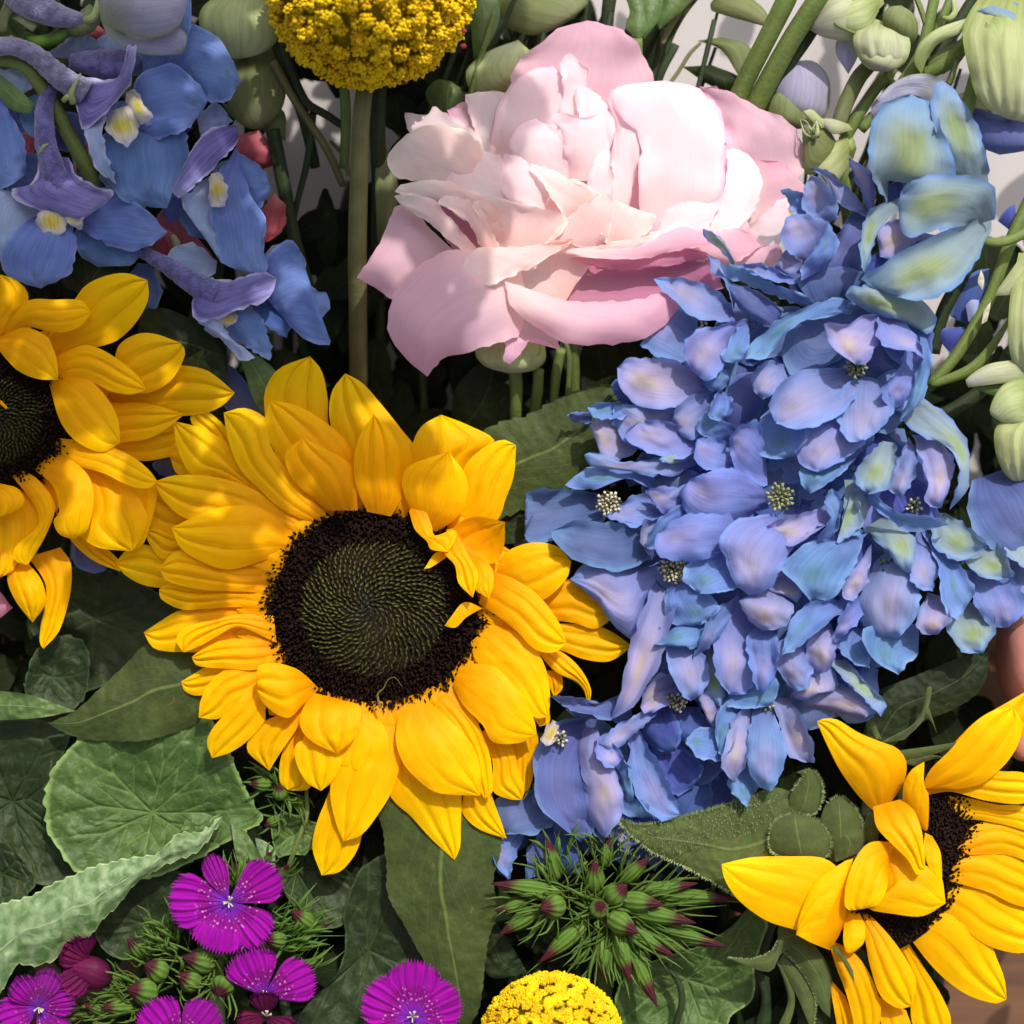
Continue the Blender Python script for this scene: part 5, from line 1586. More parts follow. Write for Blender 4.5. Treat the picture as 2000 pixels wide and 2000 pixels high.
leaf("H -80,990 0,988 250,972 *478,930 200,830 0,803 -80,800", (-44, -34, -36), 'strap', 'flat pale strap leaf coming in from the left edge')
leaf("I -260,1980 0,1690 130,1478 250,1480 420,1432 500,1310 650,1285 780,1130 900,1015 1010,880 1120,800 1250,720 1450,640 1555,550 *1680,365 1500,500 1350,500 1190,650 1050,680 870,715 700,757 400,885 230,975 0,1040 -260,1120", (-26, 4, -26), 'kalep',
     'long silvery folded leaf with toothed rim running up from the left edge', bulge=.16, saw=7, nsaw=24, wr=7, nv=90, ruf=4)
leaf("I 1120,800 1220,660 1350,500 *1402,382 1500,430 1660,345 1560,520 1300,700", (-30, -26, -16), 'kale' if False else 'strap', 'folded leaf rim standing up over the round leaf', wr=6)
leaf("J 0,360 20,500 60,650 *225,770 215,620 110,440", (-44, -24, -30), 'strap', 'narrow green leaf arching above the magenta flower')
leaf("K 120,940 170,1300 *420,1290 310,1100 220,960", (-90, -80, -84), 'leafd', 'dark leaf edge left of the low yellow ball')
leaf("J 170,480 230,500 300,560 *310,700 240,690 190,600", (-66, -58, -60), 'kalep', 'scrap of pale silvery leaf above the magenta flower', bulge=.1)
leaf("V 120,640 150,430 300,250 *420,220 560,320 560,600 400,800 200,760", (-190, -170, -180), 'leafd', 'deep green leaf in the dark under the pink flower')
leaf("B 620,-40 700,-60 780,180 700,320 *560,380 600,200", (-120, -100, -110), 'strap', 'blurred green leaf right beside the top yellow ball') if False else None
fan_leaf('leaf', 'H', (960, 1570), "1320,985 1440,1200 1500,1340 1580,1500 1640,1620 1500,1700 1300,1820 1000,1960 700,1990 480,1930 375,1800 305,1680 295,1470 325,1330 385,1230 520,1100 700,1080 1000,990",
         MT['kale'], -96, -50, saw=8, nsaw=40, veins=8, seed=1, wav=12, label='big round toothed leaf with pale veins, lower left', cat='leaf')
fan_leaf('leaf', 'H', (330, 720), "200,600 158,780 200,870 400,920 520,850 560,640 520,500 400,460 260,520", MT['kaled'], -90, -66, saw=5, nsaw=18, veins=6, seed=2,
         label='small toothed leaf under the hanging left sunflower petals', cat='leaf', nr=20, ns=120)
fan_leaf('leaf', 'H', (80, 1500), "-300,1150 20,985 250,990 430,1060 385,1230 320,1400 400,1750 480,1990 150,1990 0,1750 -300,1700", MT['kaled'], -130, -90, saw=3, nsaw=30, veins=7, seed=3,
         label='broad dark leaf at the left edge behind the round toothed leaf', cat='leaf')
fan_leaf('leaf', 'I', (20, 800), "-300,620 0,560 120,640 215,770 262,840 200,950 20,1025 -300,1100", MT['kaled'], -80, -56, saw=3, nsaw=20, veins=6, seed=4,
         label='dark curled leaf at the left edge above the silvery leaf', cat='leaf', nr=20, ns=120)
fan_leaf('leaf', 'J', (950, 1250), "1070,585 1000,620 900,690 830,830 778,1020 795,1180 740,1400 480,1700 500,2000 1300,2000 1400,1500 1250,1000 1150,700", MT['kaled'], -110, -84, saw=3, nsaw=24, veins=7, seed=5,
         label='dark blue-green leaf behind the hanging sunflower leaf', cat='leaf')
fan_leaf('leaf', 'J', (440, 460), "275,380 320,600 420,585 500,592 560,540 640,480 610,400 450,325 340,320", MT['kale'], -80, -70, saw=3, nsaw=18, veins=5, seed=6,
         label='small green leaf between the bud group and the lowest sunflower petals', cat='leaf', nr=18, ns=120)
fan_leaf('leaf', 'K', (1420, 1330), "1820,860 1925,960 1905,1060 1850,1240 1835,1450 1700,1560 1600,1750 1000,1750 970,1450 1060,1290 1250,1200 1500,1120 1700,1000", MT['kale'], -110, -84, saw=2, nsaw=18, veins=7, seed=7,
         label='smooth pale green leaf under the folded right sunflower', cat='leaf')
fan_leaf('leaf', 'J', (450, 700), "300,560 400,620 600,600 800,700 900,900 700,1100 400,900", MT['kaled'], -120, -100, saw=2, nsaw=18, veins=6, seed=8,
         label='dark leaf behind the magenta flower and the sunflower petal tip', cat='leaf', nr=20, ns=120)
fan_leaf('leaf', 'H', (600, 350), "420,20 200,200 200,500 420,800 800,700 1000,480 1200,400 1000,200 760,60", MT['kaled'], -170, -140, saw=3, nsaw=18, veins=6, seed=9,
         label='very dark leaf deep between the two left sunflowers', cat='leaf', nr=20, ns=120)
fan_leaf('leaf', 'I', (1150, 1200), "900,900 800,1100 720,1250 850,1420 1100,1400 1400,1200 1500,900 1300,780 1100,820", MT['kaled'], -100, -80, saw=3, nsaw=18, veins=6, seed=10,
         label='dark leaf between the silvery leaf and the magenta flower', cat='leaf', nr=20, ns=120)

# short hairs along hairy leaves
def hairs(reg, line, n, z, L, seed, side, parent, spread=0.):
    rnd = random.Random(seed)
    P = crs([px(reg, *map(float, t.split(','))) for t in line.split()], 200)
    V, F = [], []
    for k in range(n):
        i = rnd.randint(1, 198)
        t = P[i + 1] - P[i - 1]
        t = t / (np.linalg.norm(t) + 1e-9)
        nn = np.array([t[1], -t[0]]) * side
        p = P[i] - nn * rnd.uniform(0, spread + 1)
        l = L * rnd.uniform(.5, 1.2)
        q = p + nn * l + t * rnd.uniform(-.6, .6) * l
        zz = z + rnd.uniform(-3, 4)
        b = len(V)
        w = .9
        V += [W3(p[0] - t[0] * w, p[1] - t[1] * w, zz), W3(p[0] + t[0] * w, p[1] + t[1] * w, zz), W3(q[0], q[1], zz + rnd.uniform(0, 6))]
        F.append((b, b + 1, b + 2))
    o = mesh_obj('hair', V, F, MT['hair'], parent, kind='stuff', smooth=False)
    return o


lf = [o for o in COL.objects if o.get('label', '').startswith('hairy grey-green')][0]
hairs('M', "1480,815 1380,850 1200,908 1000,960 850,988 720,950", 260, 14, 6, 1, -1, lf, 3)
hairs('M', "720,950 800,1042 900,1122 1050,1190 1180,1262 1300,1330", 260, 14, 6, 2, -1, lf, 3)
hairs('M', "1480,815 1380,850 1200,908 1000,960 850,988 720,950", 700, 22, 5, 3, -1, lf, 70)
hairs('L', "520,1040 430,1000 420,900 460,830 560,795 680,830 745,920 750,1000 700,1060", 260, 30, 6, 4, 1, sf3, 2)
hairs('L', "540,680 600,600 640,555 700,610 712,700 680,790 600,808", 160, 24, 6, 5, 1, sf3, 2)
hairs('L', "730,740 800,700 880,760 925,860 920,980", 140, 8, 6, 6, 1, sf3, 2)
hairs('L', "470,1480 430,1540 330,1580 195,1575", 120, 12, 5, 7, 1, sf3, 2)
hairs('L', "500,1540 600,1650 670,1800 660,2000", 160, 0, 5, 8, 1, sf3, 2)

# ============================================================ stems and buds at the top
def stem_thing(label, reg, pts, rr, m='stem', name='green_stalk', cat='stalk', **kw):
    return tube_obj(name, reg, pts, rr, MT[m], None, label=label, cat=cat, **kw)


stem_thing('thick green stem leaning right, left one of the crossing pair above the pink flower', 'C', [(700, -120, 10), (650, 0, 0), (540, 220, -34), (410, 480, -84), (300, 760, -130), (250, 1100, -220)], [20, 20, 19, 19, 18, 16], n=16)
stem_thing('thick green stem leaning right, right one of the pair above the pink flower', 'C', [(900, -120, 20), (820, 0, 10), (680, 210, -24), (500, 540, -84), (400, 760, -130), (330, 1100, -220)], [21, 21, 20, 21, 20, 16], n=16)
stem_thing('thinner stem half hidden behind the right thick stem', 'C', [(860, 40, -26), (760, 200, -50), (620, 400, -80), (520, 620, -110), (480, 900, -160)], [14, 15, 16, 15, 14], m='stemd', n=14)
stem_thing('green stem under the pale bud below the pink flower, leftmost of three', 'V', [(600, 250, -60), (612, 400, -90), (610, 560, -110), (600, 760, -150)], [13, 13, 12, 12])
stem_thing('green stem under the pink flower, middle of three', 'V', [(780, 280, -90), (770, 450, -110), (745, 640, -140), (720, 860, -180)], [11, 11, 11, 10])
stem_thing('green stem under the pink flower, rightmost of three', 'V', [(950, 120, -80), (915, 300, -100), (895, 520, -120), (880, 800, -160)], [10, 10, 8, 8])
stem_thing('thin green stem right beside the three stems under the pink flower', 'V', [(985, 60, -80), (1010, 200, -100), (1005, 380, -120), (980, 620, -150)], [5, 6, 5, 5])
bdp = empty('flower_bud', 1000, 680, -40, 'pale green round bud peeping out under the pink flower', 'bud')
petal("P 560,1320 520,1400 560,1460 *660,1490 760,1478 810,1430 800,1340", (-70, -40, -66), MT['bud'], bdp, bulge=.25, name='petal')
petal("P 600,1320 560,1400 *700,1480 790,1410 780,1330", (-54, -34, -50), MT['bud'], bdp, bulge=.2, name='petal')

gr = empty('lisianthus', 1360, 30, -60, 'closed green lisianthus calyx above the pink flower at the top edge', 'lisianthus bud')
for d, z in (("B 1560,-60 1600,60 1580,150 *1650,215 1700,150 1690,40 1660,-60", (-60, -50, -50)), ("B 1640,-60 1650,80 1640,200 *1680,210 1760,100 1790,-60", (-66, -54, -60)),
             ("B 1700,-80 1760,0 1740,100 *1760,160 1900,40 1960,-100", (-90, -76, -80))):
    petal(d, z, MT['strap'], gr, name='sepal', bulge=.2)
tube_obj('stem', 'B', [(1640, 200, -56), (1640, 400, -90), (1600, 800, -200)], [11, 10, 10], MT['stem'], gr)
for i, (lab, reg, pts, rr, m) in enumerate([
    ('olive pod-like bud behind the green calyx, upper one', 'C', [(-20, 240, -120), (40, 120, -120), (120, 0, -110), (200, -60, -110)], [5, 7, 9, 9], 'stemo'),
    ('long thin stem curving down beside the calyx', 'C', [(0, 350, -130), (20, 230, -130), (90, 90, -120), (180, -30, -120)], [6, 5, 5, 5], 'stemd'),
    ('thin branching stem behind the pink flower, lower one', 'C', [(-20, 500, -140), (60, 400, -140), (130, 290, -140), (190, 230, -140)], [4, 4, 4, 3], 'stemo'),
    ('thin upright stem left of the thin branching stem', 'B', [(1850, 240, -110), (1760, 420, -120), (1700, 700, -160)], [8, 8, 7], 'stemd'),
    ('dark upright stem between craspedia ball and calyx', 'B', [(1500, -60, -120), (1480, 100, -130), (1470, 300, -150)], [14, 13, 12], 'stemd'),
    ('stem left of the thin stems near the craspedia stem', 'A', [(1440, 120, -90), (1570, 420, -100), (1640, 640, -110), (1700, 900, -140)], [12, 13, 12, 10], 'stemd'),
    ('thin olive stem crossing towards the craspedia stem', 'A', [(1470, 330, -70), (1600, 560, -80), (1760, 800, -100), (1850, 1000, -130)], [9, 8, 8, 7], 'stemo'),
    ('thin stem leaning right between the pale gaps', 'A', [(1690, 600, -96), (1660, 850, -100), (1600, 1100, -120), (1560, 1300, -160)], [7, 7, 6, 6], 'stemd'),
    ('stem with a fork above the pale gaps', 'A', [(1500, 200, -84), (1640, 540, -84), (1760, 620, -90), (1880, 700, -100)], [9, 9, 8, 7], 'stemd'),
    ('dark leaning stem by the left pale gap', 'A', [(1470, 700, -96), (1530, 1000, -110), (1590, 1300, -130), (1680, 1600, -170)], [14, 14, 13, 12], 'stemd'),
    ('fine curved stem across the right pale gap', 'A', [(1780, 760, -110), (1850, 840, -112), (1880, 950, -120)], [3.5, 4, 4], 'stemo'),
    ('dark green stem just right of the craspedia stem', 'B', [(250, 440, -60), (240, 700, -80), (250, 1000, -120), (240, 1500, -200)], [16, 16, 15, 14], 'stemd'),
    ('green leaf-stem left of the craspedia stem top', 'B', [(60, 430, -60), (70, 640, -80), (60, 900, -120)], [10, 10, 9], 'stem'),
    ('arching green stem from the upper right buds down to the blue spike', 'R', [(620, -60, -40), (520, 160, -46), (450, 350, -50), (330, 560, -50), (220, 690, -60)], [13, 13, 12, 12, 11], 'stem'),
    ('bright curved stem with a thin leaf right of the blue spike', 'R', [(535, 415, -20), (470, 520, -24), (380, 620, -30), (230, 680, -40)], [3, 8, 11, 8], 'stem'),
    ('dark stem behind the hooded green buds', 'R', [(420, 120, -60), (330, 300, -70), (270, 420, -80), (240, 560, -90)], [16, 15, 14, 12], 'stemd'),
    ('dark low stem under the curved stem right of the blue spike', 'R', [(560, 560, -60), (420, 700, -66), (300, 780, -70), (230, 800, -80)], [12, 14, 14, 12], 'stemd'),
    ('short green stalk curving under the big hooded buds', 'R', [(400, 118, 40), (450, 140, 30), (520, 135, 10), (600, 100, 0)], [8, 9, 10, 10], 'stem'),
    ('upright green stem at the top right, leftmost of four', 'C', [(1460, -60, -30), (1420, 120, -30), (1370, 300, -40), (1250, 480, -50), (1050, 700, -60)], [11, 11, 12, 12, 11], 'stem'),
    ('upright green stem at the top right, second of four', 'C', [(1560, -60, -40), (1500, 80, -40), (1420, 260, -50), (1350, 420, -60)], [9, 9, 10, 10], 'stem'),
    ('dark stem at the top right, third of four', 'C', [(1700, -60, -50), (1560, 160, -56), (1440, 330, -60), (1300, 520, -70)], [14, 14, 14, 13], 'stemd'),
    ('green stem at the top right, fourth of four, under the bract', 'C', [(1620, 230, -20), (1520, 330, -26), (1400, 400, -36)], [14, 18, 12], 'stem'),
    ('pale furry stem below the closed round bud', 'C', [(1100, 350, -20), (1040, 420, -26), (970, 560, -36), (930, 680, -46)], [15, 16, 16, 15], 'budo'),
    ('green stem right beside the pale furry stem', 'C', [(1230, 360, -40), (1130, 480, -46), (1040, 620, -50), (960, 760, -60)], [12, 12, 12, 12], 'stem'),
    ('small thin stem curling at the top edge by the round bud', 'C', [(1340, -40, -20), (1380, 60, -20), (1395, 130, -24)], [5, 6, 3], 'stem'),
    ('curved dark stem crossing the pale leaf, bottom', 'K', [(1280, 1230, -60), (1370, 1350, -56), (1390, 1480, -60), (1340, 1650, -80)], [5, 6, 7, 7], 'stemd'),
]):
    stem_thing(lab, reg, pts, rr, m)

# green pods / buds behind the pink flower, right
for lab, parts in (
    ('blurred olive seed-pod bud at the top, left of the thick stems', [("C 240,20 250,60 *560,150 540,60 440,-20 300,-60", (-130, -110, -110), 'budo')]),
    ('second olive pod-like leaf below the first, left of the thick stems', [("C 170,220 300,270 *400,420 470,330 440,240 300,200", (-140, -120, -120), 'budo'), ("C 90,360 220,450 *330,500 400,420 250,350", (-150, -136, -136), 'leafd')]),
):
    o = empty('flower_bud', *px('C', 330, 200), -130, lab, 'bud')
    for d, z, m in parts: petal(d, z, MT[m], o, name='petal', bulge=.25)
o = empty('flower_bud', *px('C', 930, 90), -20, 'cream and green half-open delphinium bud at the top edge, left of the round bud', 'bud')
petal("C 1150,-80 880,-80 800,60 *760,150 850,200 1000,215 1080,120 1180,20", (-30, 6, -20), MT['budw'], o, bulge=.25, name='petal')
petal("C 1160,-40 1000,0 910,80 *905,120 1000,170 1090,160 1150,60", (6, 22, 16), MT['bud'], o, bulge=.2, name='petal')
petal("C 1060,150 930,210 920,290 *985,400 1030,320 1060,230", (-40, -24, -34), MT['lv'], o, bulge=.15, name='petal')
tube_obj('hook', 'C', [(900, 90, 20), (920, 130, 28), (1000, 170, 26), (1090, 200, 20)], [1.5, 3, 3, 4], MT['stem'], o, n=8)
o = empty('flower_bud', *px('C', 1190, 220), 0, 'closed round grey-green bud hanging among the top right stems', 'bud')
petal("C 1130,100 1020,170 1025,280 1090,370 *1190,388 1280,350 1320,260 1300,180 1200,130", (-6, 30, -4), MT['budw'], o, bulge=.24, fold=3, nfold=4, nu=25, wr=3, ruf=6, name='petal')
petal("C 1180,200 1170,100 1200,40 *1270,28 1340,80 1362,170 1330,240 1290,250", (-4, 26, 4), MT['budo'], o, bulge=.3, name='petal')
petal("C 1150,240 1080,260 1060,320 *1130,385 1230,380 1290,310 1240,240", (14, 34, 16), MT['budw'], o, bulge=.25, name='petal')
petal("C 1210,200 1130,160 1100,180 *1130,220 1180,230", (30, 40, 40), MT['lv'], o, bulge=.2, name='petal')
tube_obj('stalk', 'C', [(1180, 390, -6), (1210, 430, -10), (1260, 470, -30)], [6, 6, 6], MT['stem'], o)
o = empty('flower_bud', *px('C', 1800, 330), 20, 'large yellow-green delphinium bud at the upper right edge', 'bud')
petal("C 1760,-100 1640,60 1600,180 1640,400 1700,560 *1850,645 2000,640 2050,300 2000,-60", (0, 64, 20), MT['bud'], o, bulge=.2, fold=4, nfold=5, nu=25, wr=3, ruf=6, name='petal')
petal("C 1640,120 1680,60 *1760,30 1860,60 2040,200 1900,20 1740,-20", (30, 56, 60), MT['g'], o, bulge=.1, name='petal')
petal("C 1700,120 1690,220 *1800,330 1890,250 1850,100 1780,70", (60, 74, 66), MT['bud'], o, bulge=.2, name='petal')
petal("C 1870,360 1900,520 *2000,560 2040,400 1960,300", (60, 70, 40), MT['budo'], o, bulge=.2, name='petal')
petal("C 1560,560 1640,700 1700,790 *1800,835 1950,810 2050,760 2000,640 1800,620 1660,560", (-24, 0, -20), MT['bs'], o, bulge=.2, name='petal')
petal("C 1540,580 1560,520 *1620,490 1700,540 1740,600 1640,560", (-10, 6, 10), MT['budw'], o, bulge=.2, name='petal')
o = empty('bract_leaf', *px('C', 1500, 230), 0, 'curled light green bract among the stems beside the big yellow-green bud', 'bract')
petal("C 1380,400 1340,330 1370,230 1470,150 *1650,90 1600,170 1480,230 1410,310", (-10, 16, 14), MT['bud'], o, bulge=.15, name='blade')
petal("C 1400,400 1440,300 1560,230 *1640,200 1600,320 1500,400", (-30, -16, -10), MT['budo'], o, bulge=.1, name='blade')
tube_obj('tendril', 'C', [(1495, 95, 10), (1530, 100, 16), (1560, 60, 16), (1545, -30, 10)], [4, 6, 6, 5], MT['bud'], o, n=8)
tube_obj('tendril', 'C', [(1530, 450, 10), (1550, 400, 18), (1565, 325, 20)], [6, 5, 2], MT['stem'], o, n=8)
o = empty('flower_bud', *px('C', 730, 480), -90, 'blurred mauve bud behind the thick stems', 'bud')
petal("C 560,600 600,420 *690,330 800,330 880,420 885,560 850,640 700,680", (-110, -80, -90), MT['lv'], o, bulge=.25, name='petal')
petal("C 540,640 580,520 *640,470 740,560 760,680 640,700", (-90, -76, -80), MT['budo'], o, bulge=.2, name='petal')
o = empty('calyx', *px('C', 830, 700), -40, 'small spiky yellow-green calyx right beside the pink flower', 'calyx')
for d, z, m in (("C 960,900 760,940 740,800 *735,640 800,640 880,700 940,800", (-50, -30, -20), 'budo'), ("C 1010,860 900,1000 *800,900 850,820 920,760 980,730", (-50, -36, -30), 'bud'),
                ("C 900,700 820,680 *740,600 790,590 850,640 920,660", (-30, -10, 0), 'bud'), ("C 1010,700 900,720 *830,640 900,640 990,670", (-34, -20, -14), 'budw'),
                ("C 980,960 830,930 *790,870 830,860 1000,740 1030,800", (-60, -46, -40), 'bud')):
    petal(d, z, MT[m], o, name='sepal', bulge=.2)
whiskers(o, 'C', (800, 740), 12, 20, 50, -14, 91, a0=60, a1=150, spread=10, mat='bud', w=3)
tube_obj('stem', 'C', [(900, 860, -50), (960, 1000, -80), (1000, 1300, -160)], [16, 14, 12], MT['stem'], o)
# right edge hanging buds
o = empty('flower_bud', *px('R', 580, 400), 30, 'tall pale yellow-green bud cut by the right edge', 'bud')
petal("R 560,180 530,330 520,480 535,590 *600,680 700,640 700,200", (10, 50, 14), MT['bud'], o, bulge=.24, fold=4, nfold=5, nu=25, wr=3, ruf=6, name='petal')
petal("R 600,150 480,320 *470,345 560,330 640,240", (30, 44, 30), MT['bud'], o, bulge=.1, name='petal')
o = empty('flower_bud', *px('R', 560, 850), 20, 'round pale green bud with hooked bracts below the tall bud at the right edge', 'bud')
petal("R 600,760 480,830 470,920 510,1020 *590,1070 700,1000 700,780", (6, 46, 6), MT['bud'], o, bulge=.24, fold=4, nfold=5, nu=25, wr=3, ruf=6, name='petal')
petal("R 620,640 500,680 450,780 *490,820 560,830 640,840", (30, 50, 40), MT['bud'], o, bulge=.2, name='petal')
petal("R 620,580 450,600 360,660 *370,690 450,680 620,660", (20, 40, 30), MT['budw'], o, bulge=.2, name='petal')
petal("R 600,660 500,680 *380,690 470,720 540,700", (14, 22, 20), MT['strap'], o, bulge=.2, name='petal')
o = empty('delphinium', *px('R', 360, 350), -60, 'shadowed blue floret seen between the stems at the right edge', 'delphinium', 'blue delphiniums')
petal("R 300,420 340,300 400,250 *450,240 430,380 380,460", (-80, -70, -70), MT['bd'], o, name='sepal')
petal("R 480,60 510,20 *545,-5 550,60 530,100", (-60, -50, -50), MT['bd'], o, name='sepal')
petal("R 360,380 380,360 *410,360 410,440 370,440", (-56, -50, -50), MT['lw'], o, name='sepal')
petal("R 250,500 260,470 *350,460 380,500 300,560", (-80, -74, -80), MT['bd'], o, name='sepal')
o = empty('dry_bract', *px('R', 430, 290), 10, 'little dry tan bract on the stem at the right edge', 'bract')
petal("R 420,320 405,290 *418,245 430,280 425,320", (10, 16, 20), MT['stam'], o, name='blade')
petal("R 420,450 430,400 *455,365 450,400 440,440", (10, 16, 20), MT['stam'], o, name='blade')
# yellow-green blurred buds, left of craspedia
o = empty('flower_bud', *px('A', 1290, 150), -90, 'blurred yellow-green bud left of the top yellow ball', 'bud')
petal("A 1250,-80 1090,40 1080,150 1180,290 *1300,320 1430,280 1500,200 1480,40 1400,-80", (-110, -70, -110), MT['bud'], o, bulge=.2, name='petal')
o = empty('flower_bud', *px('A', 1380, 480), -100, 'large blurred olive bud below the yellow-green one', 'bud')
petal("A 1300,260 1220,400 1240,600 1330,690 *1440,700 1530,560 1540,380 1480,240", (-130, -90, -120), MT['budo'], o, bulge=.2, name='petal')
petal("A 1200,560 1260,640 1400,700 *1540,760 1530,600 1400,560", (-150, -126, -140), MT['budo'], o, bulge=.2, name='petal')
# blurred leaves behind the top ball, right
o = empty('foliage_sprig', *px('B', 1000, 100), -130, 'blurred broad green leaves and a cream bud behind the pink flower top', 'foliage')
petal("B 700,-60 740,120 *760,320 830,260 900,100 880,-60", (-120, -100, -110), MT['strap'], o, name='leaf')
petal("B 850,-80 900,120 1100,190 *1300,100 1380,0 1300,-100 1000,-120", (-150, -130, -130), MT['budo'], o, name='leaf', bulge=.2)
petal("B 1000,520 760,500 720,380 830,280 *1000,215 1080,300 1100,440", (-130, -100, -110), MT['bud'], o, name='bud', bulge=.2)
petal("B 540,600 500,500 560,430 *640,440 740,520 700,620", (-150, -136, -140), MT['strap'], o, name='leaf', bulge=.2)
petal("B 240,1300 230,900 *290,800 340,900 350,1100 300,1350", (-110, -90, -100), MT['budo'], o, name='leaf', bulge=.1)
tube_obj('stem', 'B', [(740, 520, -90), (790, 330, -90), (830, 200, -80), (870, 60, -70)], [6, 6, 7, 4], MT['stem'], o)
# coral flowers behind the left florets
o = empty('snapdragon', 370, 450, -90, 'coral pink flower half hidden behind the left blue florets', 'snapdragon')
for d, z in (("A 820,1400 780,1300 870,1130 *930,1120 1010,1200 1100,1330 1160,1400 1130,1470 960,1440", (-100, -76, -70)), ("A 960,1460 900,1300 *880,1220 960,1260 1000,1400", (-80, -66, -56)),
             ("A 1380,1320 1400,1150 *1480,1040 1540,1120 1530,1230 1450,1300", (-100, -90, -90)), ("A 1270,860 1280,740 *1400,700 1500,850 1410,920", (-110, -100, -100)),
             ("A 400,210 410,140 *500,110 560,160 640,240 520,260", (-110, -96, -96)), ("A 90,720 160,700 *200,760 170,840 110,830", (-110, -100, -100)),
             ("A 420,700 470,690 *480,800 460,960 410,940", (-120, -110, -110)), ("A 740,1440 800,1500 *780,1600 720,1560", (-90, -84, -84)),
             ("D 0,620 -60,560 *20,640 70,780 -40,800", (-90, -84, -84))):
    petal(d, z, MT['red'], o, name='petal', bulge=.08, ruf=22, rufs=.02, wr=3, edge=3)
petal("A 930,1330 920,1270 *940,1260 975,1310 960,1380", (-46, -40, -40), MT['bud'], o, name='stigma', bulge=.3)
petal("H -80,150 0,180 60,260 *80,280 20,330 -80,400", (-80, -74, -74), MT['pkd'], o, name='petal', bulge=.2)
o = empty('delphinium', 330, 870, -120, 'scraps of shaded blue petals between the left and middle sunflowers', 'delphinium', 'blue delphiniums')
petal("D 860,1180 820,1120 *900,1080 1000,1090 940,1200", (-110, -100, -100), MT['bs'], o, name='sepal')
petal("D 400,1540 400,1660 500,1710 *560,1700 600,1640 500,1560", (-110, -100, -100), MT['bs'], o, name='sepal')
petal("D 1180,560 1200,800 *1330,900 1440,860 1340,700 1260,600", (-110, -100, -100), MT['bs'], o, name='sepal')
petal("K 430,420 250,500 220,640 *310,700 330,560 420,480", (-110, -90, -90), MT['bs'], o, name='sepal')

# ============================================================ hand holding the stems, seen as a sliver at the right edge
def skin_mesh(name, verts, edges, rad, mat, parent=None, sub=2):
    me = bpy.data.meshes.new(name)
    me.from_pydata([W3(*v) for v in verts], edges, [])
    o = bpy.data.objects.new(name, me)
    COL.objects.link(o)
    md = o.modifiers.new("skin", 'SKIN')
    for i, r in enumerate(rad):
        me.skin_vertices[0].data[i].radius = (r * S, r * S)
    me.skin_vertices[0].data[0].use_root = True
    md.use_smooth_shade = True
    sb = o.modifiers.new("sub", 'SUBSURF')
    sb.levels = sb.render_levels = sub
    me.materials.append(mat)
    if parent:
        o.parent = parent
        o.location = -parent.location
    return o


person = empty('person', 2150, 1260, -120, 'bare hand steadying the bouquet, only fingertips showing at the right edge', 'person')
HV = [(2300, 1330, -130), (2140, 1310, -120), (1990, 1285, -112), (1950, 1290, -112),
      (2120, 1390, -116), (2030, 1440, -112), (1965, 1470, -116),
      (2140, 1200, -130), (2040, 1140, -140), (1960, 1110, -150),
      (2190, 1120, -130), (2110, 1040, -150), (2040, 980, -160),
      (2260, 1080, -130), (2200, 960, -150), (2150, 880, -160),
      (2330, 1060, -130), (2310, 930, -150), (2290, 840, -160),
      (2600, 1420, -140)]
HE = [(0, 1), (1, 2), (2, 3), (1, 4), (4, 5), (5, 6), (1, 7), (7, 8), (8, 9), (1, 10), (10, 11), (11, 12), (0, 13), (13, 14), (14, 15), (0, 16), (16, 17), (17, 18), (0, 19)]
HR = [150, 150, 120, 70, 58, 46, 36, 52, 42, 34, 50, 42, 34, 48, 42, 34, 44, 38, 30, 85]
skin_mesh('hand', HV, HE, HR, MT['skin'], person)

# ============================================================ deep foliage that closes the bouquet
holes = [(1985, 1290, 50, 110), (575, 330, 42, 95), (650, 290, 45, 70), (520, 290, 14, 40), (1450, 110, 150, 130), (1620, 140, 70, 60), (1720, 160, 40, 30), (1390, 60, 60, 60), (1200, 30, 40, 40), (1960, 330, 80, 90), (1855, 560, 30, 26),
         (1980, 1960, 130, 250), (140, 1950, 20, 20), (0, 1640, 20, 12), (1960, 1850, 100, 120), (120, 1985, 20, 20)]


def in_hole(x, y, m=0):
    return any(((x - a) / (w + m)) ** 2 + ((y - b) / (h + m)) ** 2 < 1 for a, b, w, h in holes)


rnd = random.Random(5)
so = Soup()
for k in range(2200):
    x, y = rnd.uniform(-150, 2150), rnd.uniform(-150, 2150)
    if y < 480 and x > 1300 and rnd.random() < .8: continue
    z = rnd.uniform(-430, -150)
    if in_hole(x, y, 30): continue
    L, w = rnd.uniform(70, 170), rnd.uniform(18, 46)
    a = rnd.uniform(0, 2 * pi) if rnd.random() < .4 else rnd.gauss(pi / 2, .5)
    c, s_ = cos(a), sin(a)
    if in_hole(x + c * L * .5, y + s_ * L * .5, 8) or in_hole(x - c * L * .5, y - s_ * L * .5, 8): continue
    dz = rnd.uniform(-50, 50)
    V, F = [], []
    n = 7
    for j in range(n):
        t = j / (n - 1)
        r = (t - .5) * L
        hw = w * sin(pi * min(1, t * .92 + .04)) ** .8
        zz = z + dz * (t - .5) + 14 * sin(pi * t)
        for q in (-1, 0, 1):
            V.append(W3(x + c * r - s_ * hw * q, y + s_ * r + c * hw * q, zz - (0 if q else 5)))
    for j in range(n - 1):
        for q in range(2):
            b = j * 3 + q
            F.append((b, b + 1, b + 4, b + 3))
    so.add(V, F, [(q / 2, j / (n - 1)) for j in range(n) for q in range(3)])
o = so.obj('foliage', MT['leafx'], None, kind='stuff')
tag(o, 'mass of shade-darkened leaves deep inside the bouquet', 'foliage')
so = Soup()
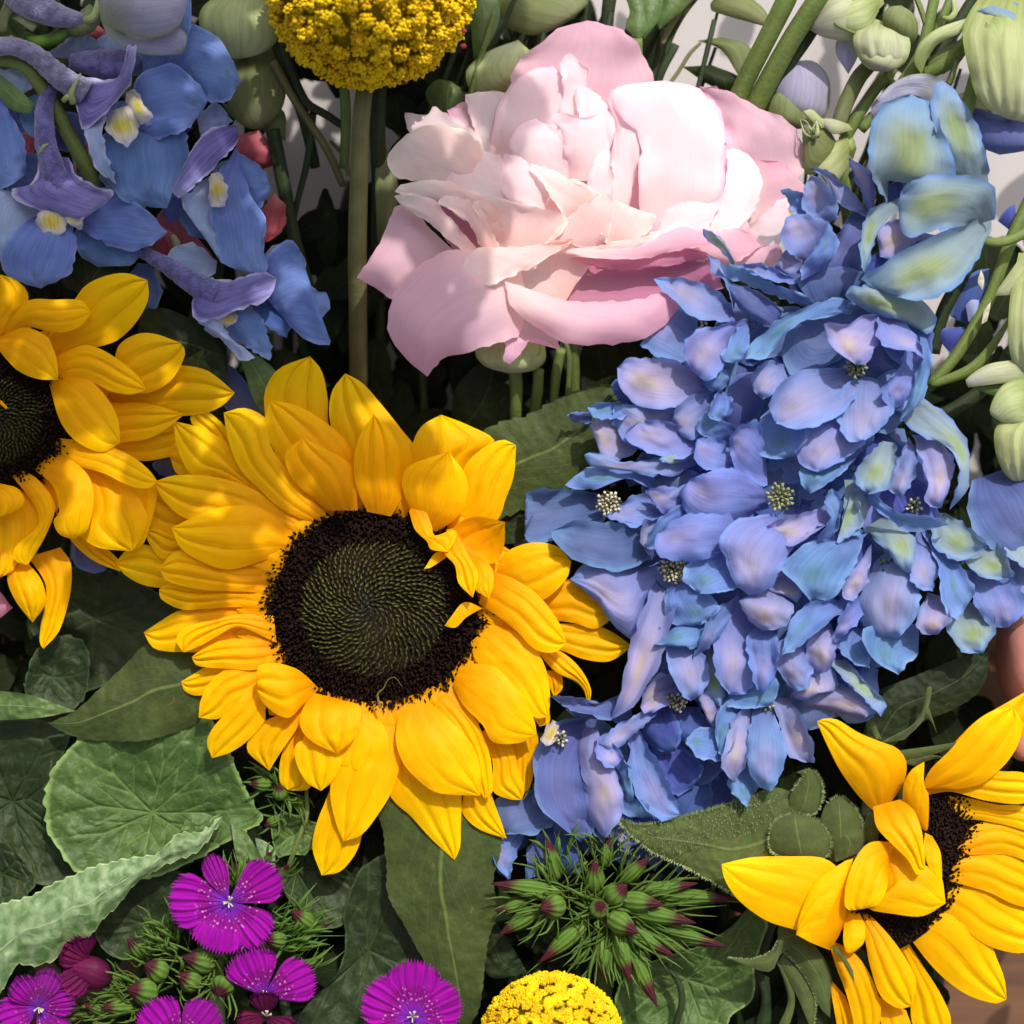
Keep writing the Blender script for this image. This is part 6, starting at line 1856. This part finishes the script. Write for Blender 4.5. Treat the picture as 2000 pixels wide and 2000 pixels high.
for k in range(170):
    x, y = rnd.uniform(-100, 2100), rnd.uniform(100, 2000)
    if x > 1250 and y < 450: continue
    z = rnd.uniform(-380, -140)
    L = rnd.uniform(250, 520)
    dx = rnd.uniform(-70, 70)
    if any(in_hole(x + dx * t, y + L * t, 4) for t in (0, .25, .5, .75, 1)): continue
    V, F, UV = tube([(x, y, z), (x + dx * .6, y + L * .5, z - 30), (x + dx, y + L, z - 90)], [rnd.uniform(6, 13)] * 3, 8, 8)
    so.add(V, F, UV)
for k in range(46):
    if k % 2: x, y, L = rnd.uniform(880, 1330), rnd.uniform(-60, 60), rnd.uniform(140, 300)
    else: x, y, L = rnd.uniform(1380, 1960), rnd.uniform(-60, 200), rnd.uniform(200, 380)
    z = rnd.uniform(-190, -100)
    dx = rnd.uniform(-160, -20)
    r = rnd.uniform(3, 7)
    V, F, UV = tube([(x, y, z), (x + dx * .4, y + L * .5, z - 10), (x + dx, y + L, z - 40)], [r, r, r], 8, 8)
    so.add(V, F, UV)
o = so.obj('stems', MT['stemd'], None, kind='stuff')
tag(o, 'tangle of dark stems deep inside the bouquet', 'stems')


# ============================================================ table and paper
def sheet(name, x0, y0, x1, y1, z, mat, nx=2, ny=2, wob=0):
    V, F, UV = [], [], []
    for j in range(ny):
        for i in range(nx):
            x = x0 + (x1 - x0) * i / (nx - 1)
            y = y0 + (y1 - y0) * j / (ny - 1)
            V.append(((x - 1000) * S, (1000 - y) * S, (z + wob * noise.noise(Vector((x * .002, y * .002, 0)))) * S))
            UV.append((i / (nx - 1), j / (ny - 1)))
    for j in range(ny - 1):
        for i in range(nx - 1):
            a = j * nx + i
            F.append((a, a + nx, a + nx + 1, a + 1))
    return mesh_obj(name, V, F, mat, None, UV)


def wood():
    b = NB('table_wood')
    tc = b.n('ShaderNodeTexCoord')
    mp = b.n('ShaderNodeMapping')
    mp.inputs['Scale'].default_value = (3, 60, 1)
    b.l(tc.outputs['Object'], mp.inputs['Vector'])
    w = b.noise(mp.outputs[0], 1.5, 8, .65, 1.2)
    f = b.noise(mp.outputs[0], 9., 6, .7)
    col = b.mix(b.ramp(w, .35, .65), lin('4e3626'), lin('6e4c34'))
    col = b.mix(b.math('MULTIPLY', b.ramp(f, .5, .75), .4), col, lin('34221a'))
    return b.finish(col, f, .45, 0., None, .3, .0004, .4)


t = sheet('table', -3000, -3000, 5000, 5000, -560, wood())
t['kind'] = 'structure'
pm = solid_mat('paper_white', lin('a29c9a'), lin('aea8a6'), 8, rough=.8, bump=.05)
p = sheet('paper_sheet', -2400, -2600, 4200, 1250, -552, pm, 40, 30, 6)
tag(p, 'large pale sheet of wrapping paper lying on the table behind the flowers', 'paper')
